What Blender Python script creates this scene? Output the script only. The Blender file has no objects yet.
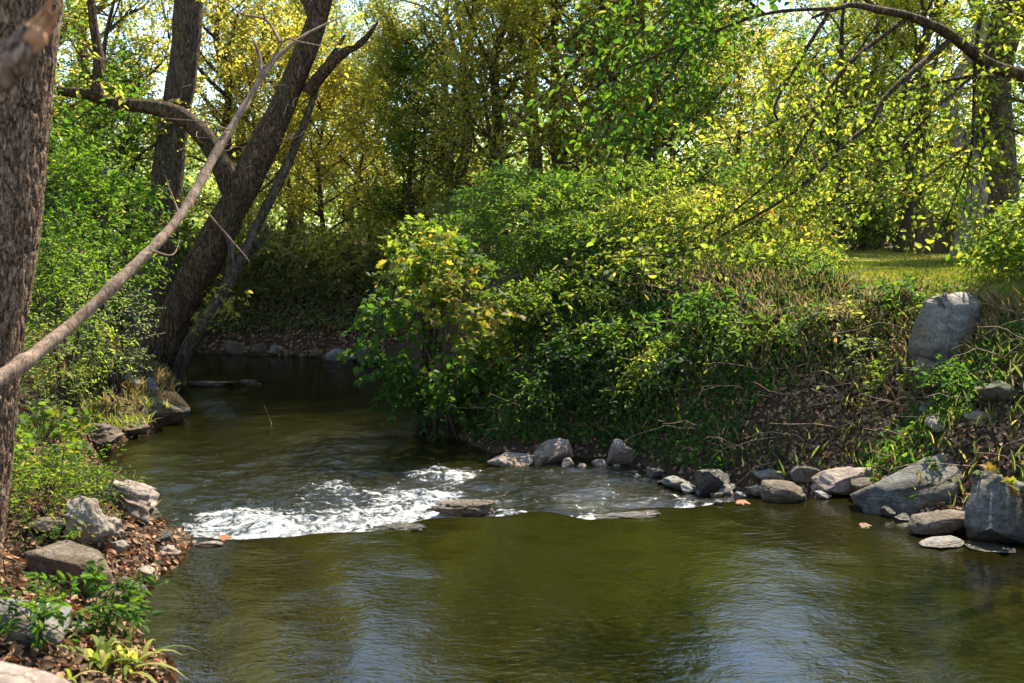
import bpy, math, random
import numpy as np
from mathutils import Vector

SC = bpy.context.scene
COL = SC.collection
PI = math.pi

# ------------------------------------------------------------------ camera, sky, sun, exposure
CAMZ, HORIZON, FPX = 2.3, 235.0, 1000.0
PITCH = math.atan((341.5 - HORIZON) / FPX)
cd = bpy.data.cameras.new('camera'); cam = bpy.data.objects.new('camera', cd); COL.objects.link(cam)
cam.location = (0, 0, CAMZ); cam.rotation_euler = (PI / 2 - PITCH, 0, 0)
cd.sensor_width = 36.0; cd.lens = 36.0 * FPX / 1024.0; cd.clip_start = 0.05; cd.clip_end = 2000
cd.dof.use_dof = True; cd.dof.focus_distance = 11.0; cd.dof.aperture_fstop = 4.0
SC.camera = cam

SUN_EL, SUN_AZ = math.radians(52), math.radians(30)        # azimuth from +Y towards +X
w = bpy.data.worlds.new('World'); SC.world = w; w.use_nodes = True
nt = w.node_tree; bg = nt.nodes['Background']
sky = nt.nodes.new('ShaderNodeTexSky'); sky.sky_type = 'NISHITA'; sky.sun_disc = False
sky.sun_elevation = SUN_EL; sky.sun_rotation = SUN_AZ; sky.air_density = 1.0; sky.dust_density = .25
nt.links.new(sky.outputs['Color'], bg.inputs['Color']); bg.inputs['Strength'].default_value = 0.14
sd = bpy.data.lights.new('sun', 'SUN'); sun = bpy.data.objects.new('sun', sd); COL.objects.link(sun)
sd.energy = 5.0; sd.angle = math.radians(0.53); sd.color = (1.0, 0.93, 0.8)
sdir = Vector((math.sin(SUN_AZ) * math.cos(SUN_EL), math.cos(SUN_AZ) * math.cos(SUN_EL), math.sin(SUN_EL)))
sun.rotation_euler = sdir.to_track_quat('Z', 'Y').to_euler(); sun.location = sdir * 60
SC.view_settings.view_transform = 'Standard'; SC.view_settings.look = 'None'
SC.view_settings.exposure = 1.4; SC.view_settings.gamma = 1.0
SC.view_settings.use_white_balance = True; SC.view_settings.white_balance_temperature = 6800; SC.view_settings.white_balance_tint = 10
try:
    cy = SC.cycles
    cy.max_bounces = 9; cy.diffuse_bounces = 7; cy.glossy_bounces = 3; cy.transmission_bounces = 4
    cy.transparent_max_bounces = 8; cy.caustics_reflective = False; cy.caustics_refractive = False
    cy.use_denoising = True; cy.sample_clamp_indirect = 4.0
except Exception:
    pass

# ------------------------------------------------------------------ small maths
RIGHT = np.array([1.0, 0, 0]); FWD = np.array([0, math.cos(PITCH), -math.sin(PITCH)])
UP = np.array([0, math.sin(PITCH), math.cos(PITCH)])
def ray(px, py):
    return FWD + RIGHT * (px - 512) / FPX + UP * (341.5 - py) / FPX
def W(px, py, D):
    d = ray(px, py); return np.array([0, 0, CAMZ]) + d * (D / d[1])
def G(px, py, z):
    d = ray(px, py); return np.array([0, 0, CAMZ]) + d * ((z - CAMZ) / d[2])

def _hash(ix, iy, iz, s):
    h = (ix.astype(np.uint32) * np.uint32(374761393) + iy.astype(np.uint32) * np.uint32(668265263)
         + iz.astype(np.uint32) * np.uint32(2246822519) + np.uint32((s * 3266489917) & 0xffffffff))
    h ^= h >> np.uint32(13); h *= np.uint32(1274126177); h ^= h >> np.uint32(16)
    h *= np.uint32(2654435761); h ^= h >> np.uint32(15)
    return h.astype(np.float64) / 4294967295.0
def vnoise(p, s=0):
    p = np.asarray(p, float); i = np.floor(p).astype(np.int64); f = p - i; f = f * f * (3 - 2 * f)
    r = 0
    for a in (0, 1):
        for b in (0, 1):
            for c in (0, 1):
                wgt = (f[:, 0] if a else 1 - f[:, 0]) * (f[:, 1] if b else 1 - f[:, 1]) * (f[:, 2] if c else 1 - f[:, 2])
                r = r + wgt * _hash(i[:, 0] + a, i[:, 1] + b, i[:, 2] + c, s)
    return r * 2 - 1
def fbm(p, octv=4, s=0):
    p = np.asarray(p, float); r = 0; a = 1.0
    for o in range(octv):
        r = r + a * vnoise(p * (2.0 ** o) + 17.3 * o, s + o); a *= 0.5
    return r
def unit(v):
    return v / np.maximum(np.linalg.norm(v, axis=-1, keepdims=True), 1e-9)
def sstep(a, b, x):
    t = np.clip((x - a) / (b - a), 0, 1); return t * t * (3 - 2 * t)
def catmull(pts, n):
    pts = np.asarray(pts, float); k = len(pts)
    if k < 3:
        t = np.linspace(0, 1, n)[:, None]; return pts[0] * (1 - t) + pts[-1] * t
    P = np.vstack([2 * pts[0] - pts[1], pts, 2 * pts[-1] - pts[-2]])
    u = np.linspace(0, k - 1 - 1e-6, n); i = u.astype(int); t = (u - i)[:, None]
    p0, p1, p2, p3 = P[i], P[i + 1], P[i + 2], P[i + 3]
    return 0.5 * (2 * p1 + (p2 - p0) * t + (2 * p0 - 5 * p1 + 4 * p2 - p3) * t ** 2 + (3 * p1 - p0 - 3 * p2 + p3) * t ** 3)

# ------------------------------------------------------------------ mesh helpers
class MB:
    """collects vertices and faces of ONE mesh"""
    def __init__(s): s.v = []; s.loops = []; s.tot = []; s.t = []; s.mi = []; s.n = 0; s.cur = 0
    def add(s, verts, faces, tint=None):
        verts = np.asarray(verts, float)
        faces = np.asarray(faces, int)
        s.v.append(verts); s.loops.append((faces + s.n).ravel()); s.tot.append(np.full(len(faces), faces.shape[1])); s.mi.append(np.full(len(faces), s.cur))
        s.t.append(np.zeros(len(verts)) if tint is None else np.asarray(tint, float)); s.n += len(verts)
    def tube(s, pts, rad, sides=8, n=None, rough=0.0, seed=0, caps=True, tint=0.0):
        pts = np.asarray(pts, float); rad = np.asarray(rad, float)
        if n:
            rad = np.interp(np.linspace(0, 1, n), np.linspace(0, 1, len(rad)), rad); pts = catmull(pts, n)
        m = len(pts); tg = unit(np.gradient(pts, axis=0))
        ref = np.array([0.0, 0, 1]) if abs(tg[0][2]) < 0.9 else np.array([1.0, 0, 0])
        u = unit(np.cross(tg[0], ref)); us = [u]
        for k in range(1, m):
            u = us[-1] - tg[k] * np.dot(us[-1], tg[k]); us.append(unit(u))
        us = np.array(us); vs = np.cross(tg, us)
        a = np.linspace(0, 2 * PI, sides, endpoint=False)
        ring = us[:, None, :] * np.cos(a)[None, :, None] + vs[:, None, :] * np.sin(a)[None, :, None]
        R = rad[:, None] * np.ones((1, sides))
        if rough:
            q = (pts[:, None, :] + ring * rad[:, None, None]).reshape(-1, 3)
            R = R * (1 + rough * fbm(q * (1.2 / max(rad.max(), .02)) * 0.5, 3, seed).reshape(m, sides))
        V = (pts[:, None, :] + ring * R[:, :, None]).reshape(-1, 3)
        i = np.arange(m - 1)[:, None] * sides; j = np.arange(sides)[None, :]; j2 = (j + 1) % sides
        F = np.stack([i + j, i + j2, i + sides + j2, i + sides + j], -1).reshape(-1, 4)
        s.add(V, F, np.full(len(V), tint))
        if caps:
            b = s.n
            s.add(np.vstack([pts[-1:] + tg[-1:] * rad[-1] * .5, V[-sides:]]), [(0, 1 + k, 1 + (k + 1) % sides) for k in range(sides)], np.full(sides + 1, tint))
            s.add(np.vstack([pts[:1], V[:sides]]), [(0, 1 + (k + 1) % sides, 1 + k) for k in range(sides)], np.full(sides + 1, tint))
    def mesh(s, name, smooth=True):
        me = bpy.data.meshes.new(name)
        V = np.vstack(s.v); L = np.concatenate(s.loops); T = np.concatenate(s.tot)
        me.vertices.add(len(V)); me.vertices.foreach_set('co', V.astype(np.float32).ravel())
        me.loops.add(len(L)); me.loops.foreach_set('vertex_index', L.astype(np.int32))
        me.polygons.add(len(T)); me.polygons.foreach_set('loop_start', np.concatenate([[0], np.cumsum(T)[:-1]]).astype(np.int32))
        me.polygons.foreach_set('use_smooth', np.full(len(T), smooth))
        me.polygons.foreach_set('material_index', np.concatenate(s.mi).astype(np.int32))
        at = me.attributes.new('tint', 'FLOAT', 'POINT'); at.data.foreach_set('value', np.concatenate(s.t).astype(np.float32))
        me.update(calc_edges=True); me.validate(); return me
    def build(s, name, mat, parent=None, smooth=True, mat2=None):
        o = bpy.data.objects.new(name, s.mesh(name, smooth)); o.data.materials.append(mat)
        if mat2: o.data.materials.append(mat2)
        COL.objects.link(o)
        if parent is not None: o.parent = parent
        return o
def tag(o, label=None, cat=None, group=None, kind=None):
    if label: o['label'] = label
    if cat: o['category'] = cat
    if group: o['group'] = group
    if kind: o['kind'] = kind
    return o
def empty(name, loc, label=None, cat=None, group=None, rz=0):
    o = bpy.data.objects.new(name, None); COL.objects.link(o); o.location = [float(c) for c in loc]; o.rotation_euler.z = rz
    o.empty_display_size = .2
    return tag(o, label, cat, group)

# ------------------------------------------------------------------ leaves
def _mir(half):
    return half + [(a, -b, c) for a, b, c in half[::-1] if abs(b) > 1e-6]
LEAF = {
    'kite': ([(0, 0, 0), (.42, .5, .1), (1, 0, -.08), (.42, -.5, .1)], [(0, 1, 2), (0, 2, 3)]),
    'oval': ([(0, 0, 0), (.28, .44, .09), (.66, .36, .05), (1, 0, -.12), (.66, -.36, .05), (.28, -.44, .09)], [(0, 1, 2, 3), (0, 3, 4, 5)]),
    'blade': ([(0, 0, 0), (.3, .5, .0), (.65, .42, -.12), (1, 0, -.4), (.65, -.42, -.12), (.3, -.5, 0)], [(0, 1, 2, 3), (0, 3, 4, 5)]),
}
_o = [(0, 0, 0), (.02, .34, -.02), (.24, .62, -.06), (.34, .36, .04), (.62, .52, -.05), (.6, .26, .03), (1, 0, -.14),
      (.6, -.26, .03), (.62, -.52, -.05), (.34, -.36, .04), (.24, -.62, -.06), (.02, -.34, -.02)]
LEAF['lobed'] = ([(.36, 0, .02)] + _o, [(0, 1 + k, 1 + (k + 1) % 12) for k in range(12)])

def leaves(mb, org, axis, nor, size, tint, shape='kite', width=.6):
    tv, tf = LEAF[shape]; tv = np.array(tv, float); k = len(tv)
    axis = unit(axis); nor = unit(nor - axis * np.sum(nor * axis, -1, keepdims=True)); side = np.cross(nor, axis)
    size = np.asarray(size)[:, None, None]
    V = org[:, None, :] + size * (axis[:, None, :] * tv[None, :, 0:1] + side[:, None, :] * tv[None, :, 1:2] * width + nor[:, None, :] * tv[None, :, 2:3])
    N = len(org); tt = np.repeat(tint, k); groups = {}
    for f in tf: groups.setdefault(len(f), []).append(f)
    for q, fs in groups.items():
        F = (np.arange(N)[:, None, None] * k + np.array(fs)[None]).reshape(-1, q)
        if q == min(groups): mb.add(V.reshape(-1, 3), F, tt); base = mb.n - N * k
        else:
            mb.loops.append((F + base).ravel()); mb.tot.append(np.full(len(F), q)); mb.mi.append(np.full(len(F), mb.cur))
def twigs(rng, mb, org, d, ln, per, size, droop=.3, shape='kite', width=.6, wood=None, tint0=None, jit=.45, updir=1.0):
    """leaves along short twigs; org,d (n,3)"""
    n = len(org); d = unit(d); ln = np.broadcast_to(ln, (n,))
    t = (np.arange(per) + .6) / per
    o = org[:, None, :] + d[:, None, :] * (ln[:, None] * t)[:, :, None]
    o[:, :, 2] -= droop * ln[:, None] * t[None] ** 2
    o = o + rng.normal(0, .02, o.shape) * (ln.mean() * 2)
    sd_ = unit(np.cross(d, np.array([0.05, 0.02, 1.0])))
    sg = np.where(np.arange(per) % 2 == 0, 1.0, -1.0)
    ax = d[:, None, :] * .55 + sd_[:, None, :] * sg[None, :, None] * .8 + rng.normal(0, jit, o.shape)
    ax[:, :, 2] -= droop
    nr = np.array([0, -.12, updir]) + rng.normal(0, .8, o.shape)
    tin = (rng.uniform(0, 1, n) if tint0 is None else tint0)[:, None] * .6 + rng.uniform(0, 1, (n, per)) * .4
    sz = size * rng.uniform(.55, 1.25, (n, per))
    leaves(mb, o.reshape(-1, 3), ax.reshape(-1, 3), nr.reshape(-1, 3), sz.ravel(), np.clip(tin.ravel(), 0, 1), shape, width)
    if wood is not None:
        e = org + d * ln[:, None]; e[:, 2] -= droop * ln
        m_ = org + d * ln[:, None] * .5; m_[:, 2] -= droop * ln * .25
        r = np.maximum(.0035, ln * .008)
        a = np.linspace(0, 2 * PI, 3, endpoint=False); u = sd_; v = np.cross(d, u)
        cs = u[:, None, :] * np.cos(a)[None, :, None] + v[:, None, :] * np.sin(a)[None, :, None]
        V = np.concatenate([org[:, None] + cs * r[:, None, None], m_[:, None] + cs * r[:, None, None] * .8, e[:, None] + cs * r[:, None, None] * .3], 1)
        f = []
        for q in (0, 3):
            for k in range(3): f.append((q + k, q + (k + 1) % 3, q + 3 + (k + 1) % 3, q + 3 + k))
        F = (np.arange(n)[:, None, None] * 9 + np.array(f)[None]).reshape(-1, 4)
        c0 = wood.cur; wood.cur = 1 if wood is mb else c0; wood.add(V.reshape(-1, 3), F); wood.cur = c0

# ------------------------------------------------------------------ materials
def newmat(name):
    m = bpy.data.materials.new(name); m.use_nodes = True; t = m.node_tree; t.nodes.clear()
    out = t.nodes.new('ShaderNodeOutputMaterial')
    return m, t, out
def N(t, kind, **kw):
    n = t.nodes.new(kind)
    for k, v in kw.items():
        if k in n.inputs: n.inputs[k].default_value = v
        else: setattr(n, k, v)
    return n
def ramp(t, stops, fac):
    r = t.nodes.new('ShaderNodeValToRGB'); e = r.color_ramp.elements
    while len(e) < len(stops): e.new(.5)
    for k, (p, c) in enumerate(stops): e[k].position = p; e[k].color = (*c, 1) if len(c) == 3 else c
    t.links.new(fac, r.inputs['Fac']); return r
def mixc(t, fac, a, b, mode='MIX'):
    m = t.nodes.new('ShaderNodeMix'); m.data_type = 'RGBA'; m.blend_type = mode
    for s, v in ((m.inputs['Factor'], fac), (m.inputs['A'], a), (m.inputs['B'], b)):
        if isinstance(v, bpy.types.NodeSocket): t.links.new(v, s)
        elif isinstance(v, (int, float)): s.default_value = v
        else: s.default_value = (*v, 1) if len(v) == 3 else v
    return m.outputs['Result']
def math_(t, op, a, b=None, c=None):
    m = t.nodes.new('ShaderNodeMath'); m.operation = op
    for k, v in enumerate((a, b, c)):
        if v is None: continue
        if isinstance(v, bpy.types.NodeSocket): t.links.new(v, m.inputs[k])
        else: m.inputs[k].default_value = v
    return m.outputs[0]
def mapr(t, v, a, b, c=0.0, d=1.0):
    m = t.nodes.new('ShaderNodeMapRange'); t.links.new(v, m.inputs['Value'])
    m.inputs['From Min'].default_value = a; m.inputs['From Max'].default_value = b
    m.inputs['To Min'].default_value = c; m.inputs['To Max'].default_value = d; return m.outputs[0]
def noise(t, vec, scale, detail=4, rough=.55, dist=0.0):
    n = N(t, 'ShaderNodeTexNoise', Scale=scale, Detail=detail, Roughness=rough, Distortion=dist); t.links.new(vec, n.inputs['Vector']); return n
def mapping(t, vec, scale):
    m = t.nodes.new('ShaderNodeMapping'); m.inputs['Scale'].default_value = scale; t.links.new(vec, m.inputs['Vector']); return m.outputs[0]
def coords(t): return t.nodes.new('ShaderNodeTexCoord').outputs['Object']
def bump(t, h, strength, dist):
    b = N(t, 'ShaderNodeBump', Strength=strength, Distance=dist); t.links.new(h, b.inputs['Height']); return b.outputs['Normal']

def leafmat(name, stops, trans=.58, tgain=(2.1, 2.0, .95), rough=.6, spec=.18):
    m, t, out = newmat(name)
    a = N(t, 'ShaderNodeAttribute', attribute_name='tint')
    oi = t.nodes.new('ShaderNodeObjectInfo')
    c = ramp(t, stops, a.outputs['Fac']).outputs['Color']
    c = mixc(t, 1.0, c, oi.outputs['Color'], 'MULTIPLY')
    tc = mixc(t, 1.0, c, tgain, 'MULTIPLY')
    p = N(t, 'ShaderNodeBsdfPrincipled', Roughness=rough, **{'Specular IOR Level': spec}); t.links.new(c, p.inputs['Base Color'])
    tr = t.nodes.new('ShaderNodeBsdfTranslucent'); t.links.new(tc, tr.inputs['Color'])
    mx = N(t, 'ShaderNodeMixShader'); mx.inputs[0].default_value = trans
    t.links.new(p.outputs[0], mx.inputs[1]); t.links.new(tr.outputs[0], mx.inputs[2]); t.links.new(mx.outputs[0], out.inputs['Surface'])
    return m
M = {}
M['green'] = leafmat('leaf_green', [(0, (.03, .08, .013)), (.45, (.06, .13, .02)), (.8, (.11, .17, .025)), (1, (.24, .22, .035))])
M['bright'] = leafmat('leaf_bright_green', [(0, (.06, .12, .016)), (.4, (.125, .185, .03)), (.75, (.24, .26, .045)), (1, (.38, .33, .07))], .62)
M['yellow'] = leafmat('leaf_yellow_green', [(0, (.12, .16, .045)), (.4, (.25, .25, .07)), (.75, (.4, .36, .095)), (1, (.5, .4, .09))], .62)
M['gold'] = leafmat('leaf_gold', [(0, (.1, .15, .045)), (.35, (.22, .25, .075)), (.7, (.36, .35, .1)), (1, (.5, .4, .09))], .62)
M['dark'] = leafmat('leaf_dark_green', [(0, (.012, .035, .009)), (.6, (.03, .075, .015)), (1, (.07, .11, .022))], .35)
M['olive'] = leafmat('leaf_olive', [(0, (.07, .1, .045)), (.5, (.14, .17, .07)), (.85, (.24, .24, .09)), (1, (.28, .23, .09))], .55)
M['grey'] = leafmat('leaf_grey_green_haze', [(0, (.1, .14, .09)), (.6, (.17, .22, .13)), (1, (.27, .3, .17))], .55)  # own grey-green of the weeds; on far trees the colour carries distance haze
M['mixed'] = leafmat('leaf_mixed_autumn', [(0, (.03, .08, .015)), (.5, (.08, .13, .02)), (.72, (.2, .19, .03)), (.86, (.36, .24, .05)), (1, (.26, .11, .04))], .5)
M['litter'] = leafmat('leaf_litter', [(0, (.045, .025, .014)), (.35, (.13, .075, .04)), (.65, (.27, .16, .09)), (.9, (.4, .25, .14)), (1, (.35, .13, .05))], .15, (1.1, .9, .7), .7, .15)
M['straw'] = leafmat('grass_straw', [(0, (.12, .14, .035)), (.35, (.24, .22, .08)), (.7, (.4, .3, .15)), (1, (.48, .36, .22))], .4, (1.1, 1, .8), .6, .2)
M['grass'] = leafmat('grass_green', [(0, (.09, .14, .025)), (.5, (.2, .24, .05)), (.85, (.34, .32, .09)), (1, (.46, .38, .16))], .45)

def barkmat(name, cols, sc=(1, 1, .22), scale=14, bstr=.8, bdist=.03, moss=0.0):
    m, t, out = newmat(name); co = coords(t); v = mapping(t, co, sc)
    na = noise(t, v, scale * .9, 3, .5, .6); nb = noise(t, v, scale * 2.0, 3, .5, .4); n1 = noise(t, v, scale * 5, 5, .65); n2 = noise(t, co, 2.2, 4)
    ra = mapr(t, math_(t, 'ABSOLUTE', math_(t, 'SUBTRACT', na.outputs['Fac'], .5)), 0.0, .09)
    rb = mapr(t, math_(t, 'ABSOLUTE', math_(t, 'SUBTRACT', nb.outputs['Fac'], .5)), 0.0, .1)
    h = math_(t, 'ADD', math_(t, 'ADD', math_(t, 'MULTIPLY', ra, .5), math_(t, 'MULTIPLY', rb, .5)), math_(t, 'MULTIPLY', n1.outputs['Fac'], .4))
    c = ramp(t, [(0.12, cols[0]), (.55, cols[1]), (1.0, cols[2])], mapr(t, h, .2, 1.4)).outputs['Color']
    c = mixc(t, mapr(t, n2.outputs['Fac'], .35, .75, 0, .55), c, mixc(t, 1.0, c, (.6, .58, .5), 'MULTIPLY'))
    if moss:
        n3 = noise(t, co, 3.5, 5)
        c = mixc(t, math_(t, 'MULTIPLY', mapr(t, n3.outputs['Fac'], .5, .68), moss), c, (.05, .075, .02))
    p = N(t, 'ShaderNodeBsdfPrincipled', Roughness=.85, **{'Specular IOR Level': .2}); t.links.new(c, p.inputs['Base Color'])
    t.links.new(bump(t, h, bstr, bdist), p.inputs['Normal']); t.links.new(p.outputs[0], out.inputs['Surface']); return m
M['bark'] = barkmat('bark_furrowed', [(.055, .033, .02), (.27, .165, .105), (.46, .32, .22)], (1, 1, .3), 26, 1.0, .02)
M['bark_dark'] = barkmat('bark_dark', [(.025, .014, .008), (.1, .056, .03), (.21, .13, .075)], (1, 1, .35), 12, .9, .04, .35)
M['bark_back'] = barkmat('bark_grey', [(.03, .022, .015), (.095, .07, .046), (.18, .14, .095)], (1, 1, .3), 10, .8, .03)
M['bark_pale'] = barkmat('bark_pale', [(.1, .08, .06), (.26, .21, .16), (.38, .32, .26)], (1, 1, .3), 9, .5, .02)
M['twig'] = barkmat('twig_brown', [(.03, .02, .014), (.075, .05, .035), (.13, .09, .065)], (1, 1, .5), 30, .4, .01)
M['deadwood'] = barkmat('dead_wood', [(.12, .077, .05), (.28, .185, .125), (.44, .32, .23)], (1, 1, .25), 30, .2, .004)
def splintmat():
    m, t, out = newmat('splintered_wood'); co = coords(t)
    n = noise(t, mapping(t, co, (1, 1, .25)), 70, 5)
    c = ramp(t, [(.3, (.18, .07, .025)), (.55, (.42, .2, .08)), (.8, (.6, .36, .18))], n.outputs['Fac']).outputs['Color']
    p = N(t, 'ShaderNodeBsdfPrincipled', Roughness=.8); t.links.new(c, p.inputs['Base Color'])
    t.links.new(bump(t, n.outputs['Fac'], .6, .01), p.inputs['Normal']); t.links.new(p.outputs[0], out.inputs['Surface']); return m
M['splinter'] = splintmat()

def rockmat(name, c0, c1, c2, moss=.0, strata=(1, 1, 2.2), wet=.0, lichen=.3):
    m, t, out = newmat(name); co = coords(t)
    n1 = noise(t, mapping(t, co, strata), 6, 8, .62, .4); n2 = noise(t, co, 34, 6, .7); n3 = noise(t, co, 3, 3)
    vo = N(t, 'ShaderNodeTexVoronoi', Scale=7.0, feature='DISTANCE_TO_EDGE'); t.links.new(mixc(t, .2, co, n1.outputs['Color'], 'ADD'), vo.inputs['Vector'])
    crack = mapr(t, vo.outputs['Distance'], 0, .03)
    f = math_(t, 'ADD', math_(t, 'MULTIPLY', n1.outputs['Fac'], .65), math_(t, 'MULTIPLY', n2.outputs['Fac'], .35))
    c = ramp(t, [(.36, c0), (.5, c1), (.66, c2)], f).outputs['Color']
    c = mixc(t, math_(t, 'MULTIPLY', mapr(t, n2.outputs['Fac'], .55, .7), lichen), c, (.42, .4, .34))
    c = mixc(t, math_(t, 'MULTIPLY', mapr(t, n3.outputs['Fac'], .46, .62), .75), c, mixc(t, 1.0, c, (.66, .5, .35), 'MULTIPLY'))
    c = mixc(t, mapr(t, crack, 0, 1, .5, 0), c, mixc(t, 1.0, c, (.35, .3, .25), 'MULTIPLY'))
    rough = .78
    if moss:
        ge = t.nodes.new('ShaderNodeNewGeometry'); sp = t.nodes.new('ShaderNodeSeparateXYZ'); t.links.new(ge.outputs['Normal'], sp.inputs[0])
        mk = math_(t, 'MULTIPLY', mapr(t, math_(t, 'ADD', sp.outputs['Z'], math_(t, 'MULTIPLY', n3.outputs['Fac'], 1.4)), .95, 1.35), moss)
        c = mixc(t, mk, c, (.05, .075, .018))
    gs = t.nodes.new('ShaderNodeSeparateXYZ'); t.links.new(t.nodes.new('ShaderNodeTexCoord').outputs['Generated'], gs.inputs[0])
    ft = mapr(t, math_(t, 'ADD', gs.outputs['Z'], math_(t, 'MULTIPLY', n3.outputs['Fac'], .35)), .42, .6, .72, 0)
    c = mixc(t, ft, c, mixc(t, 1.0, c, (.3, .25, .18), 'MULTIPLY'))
    h = math_(t, 'ADD', math_(t, 'MULTIPLY', n1.outputs['Fac'], 1.0), math_(t, 'MULTIPLY', n2.outputs['Fac'], .5))
    h = math_(t, 'ADD', h, math_(t, 'MULTIPLY', crack, .12))
    p = N(t, 'ShaderNodeBsdfPrincipled', Roughness=(.3 if wet else rough), **{'Specular IOR Level': .5 if wet else .3}); t.links.new(c, p.inputs['Base Color'])
    t.links.new(bump(t, h, .75, .05), p.inputs['Normal']); t.links.new(p.outputs[0], out.inputs['Surface']); return m
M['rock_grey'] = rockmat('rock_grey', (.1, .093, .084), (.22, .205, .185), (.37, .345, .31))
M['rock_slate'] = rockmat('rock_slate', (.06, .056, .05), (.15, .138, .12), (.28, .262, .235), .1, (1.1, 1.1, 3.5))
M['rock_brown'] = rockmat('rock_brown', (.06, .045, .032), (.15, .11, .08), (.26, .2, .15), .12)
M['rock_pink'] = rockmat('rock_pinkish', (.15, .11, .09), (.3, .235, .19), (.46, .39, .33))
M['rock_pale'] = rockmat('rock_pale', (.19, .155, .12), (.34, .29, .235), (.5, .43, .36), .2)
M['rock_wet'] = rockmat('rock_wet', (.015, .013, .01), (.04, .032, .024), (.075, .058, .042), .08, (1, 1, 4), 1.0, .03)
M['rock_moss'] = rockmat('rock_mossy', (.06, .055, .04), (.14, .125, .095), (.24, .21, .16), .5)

def groundmat():
    m, t, out = newmat('earth_ground'); co = coords(t)
    a = N(t, 'ShaderNodeAttribute', attribute_name='tint')           # 1 = mown lawn, 0 = earth
    n1 = noise(t, co, 1.1, 5); n2 = noise(t, co, 9, 6, .65); n3 = noise(t, co, 45, 4, .7)
    vo = N(t, 'ShaderNodeTexVoronoi', Scale=22.0); t.links.new(co, vo.inputs['Vector'])
    lf = ramp(t, [(0, (.03, .02, .013)), (.5, (.085, .052, .03)), (.8, (.15, .09, .05)), (1, (.2, .13, .075))], vo.outputs['Color']).outputs['Color']
    d = ramp(t, [(.3, (.03, .022, .014)), (.55, (.07, .048, .03)), (.75, (.11, .08, .05))], n2.outputs['Fac']).outputs['Color']
    c = mixc(t, mapr(t, n1.outputs['Fac'], .35, .6), d, lf)
    gr = ramp(t, [(.3, (.12, .14, .03)), (.5, (.24, .24, .065)), (.7, (.36, .31, .12))], n2.outputs['Fac']).outputs['Color']
    c = mixc(t, a.outputs['Fac'], c, gr)
    p = N(t, 'ShaderNodeBsdfPrincipled', Roughness=.95, **{'Specular IOR Level': .1}); t.links.new(c, p.inputs['Base Color'])
    h = math_(t, 'ADD', n2.outputs['Fac'], math_(t, 'MULTIPLY', n3.outputs['Fac'], .6))
    t.links.new(bump(t, h, .9, .06), p.inputs['Normal']); t.links.new(p.outputs[0], out.inputs['Surface']); return m
M['ground'] = groundmat()

def watermat():
    m, t, out = newmat('creek_water'); co = coords(t)
    a = N(t, 'ShaderNodeAttribute', attribute_name='tint')           # how broken the water is
    foamf = a.outputs['Fac']
    n1 = noise(t, mapping(t, co, (1, 1.5, 1)), 2.6, 3, .5, .6); n2 = noise(t, mapping(t, co, (1, 1.6, 1)), 12, 3, .55, .8)
    n3 = noise(t, mapping(t, co, (1, 1.5, 1)), 34, 2, .5, .4)
    h = math_(t, 'ADD', math_(t, 'MULTIPLY', n1.outputs['Fac'], .034), math_(t, 'MULTIPLY', n2.outputs['Fac'], .017))
    h = math_(t, 'ADD', h, math_(t, 'MULTIPLY', n3.outputs['Fac'], math_(t, 'MULTIPLY_ADD', foamf, .012, .0045)))
    h = math_(t, 'MULTIPLY', h, math_(t, 'MULTIPLY_ADD', foamf, 2.8, .3))
    nrm = bump(t, h, .55, 1.0)
    gl = N(t, 'ShaderNodeBsdfGlossy', Roughness=.03); t.links.new(nrm, gl.inputs['Normal'])
    tr = N(t, 'ShaderNodeBsdfTransparent'); tr.inputs['Color'].default_value = (.12, .1, .03, 1)
    df = N(t, 'ShaderNodeBsdfDiffuse'); df.inputs['Color'].default_value = (.021, .019, .003, 1)
    body = N(t, 'ShaderNodeMixShader'); body.inputs[0].default_value = .45
    t.links.new(tr.outputs[0], body.inputs[1]); t.links.new(df.outputs[0], body.inputs[2])
    fr = N(t, 'ShaderNodeFresnel', IOR=2.1); t.links.new(nrm, fr.inputs['Normal'])
    wt = N(t, 'ShaderNodeMixShader'); t.links.new(fr.outputs[0], wt.inputs[0]); t.links.new(body.outputs[0], wt.inputs[1]); t.links.new(gl.outputs[0], wt.inputs[2])
    fo = N(t, 'ShaderNodeBsdfPrincipled', Roughness=.5); fo.inputs['Base Color'].default_value = (.66, .68, .69, 1)
    f1 = noise(t, mapping(t, co, (.8, 1.2, 1)), 5.0, 7, .7, 1.5); f2 = noise(t, co, 26, 4, .65, .5)
    ff = math_(t, 'ADD', math_(t, 'MULTIPLY', f1.outputs['Fac'], .65), math_(t, 'MULTIPLY', f2.outputs['Fac'], .35))
    fm = mapr(t, math_(t, 'ADD', ff, math_(t, 'MULTIPLY', foamf, .34)), .74, .89)
    fm = math_(t, 'MULTIPLY', fm, mapr(t, foamf, .02, .2))
    t.links.new(ramp(t, [(.4, (.2, .22, .21)), (.52, (.45, .47, .47)), (.68, (.72, .74, .75))], ff).outputs['Color'], fo.inputs['Base Color'])
    t.links.new(bump(t, ff, 1.0, .06), fo.inputs['Normal'])
    mx = N(t, 'ShaderNodeMixShader'); t.links.new(fm, mx.inputs[0]); t.links.new(wt.outputs[0], mx.inputs[1]); t.links.new(fo.outputs[0], mx.inputs[2])
    t.links.new(mx.outputs[0], out.inputs['Surface']); return m
M['water'] = watermat()

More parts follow.
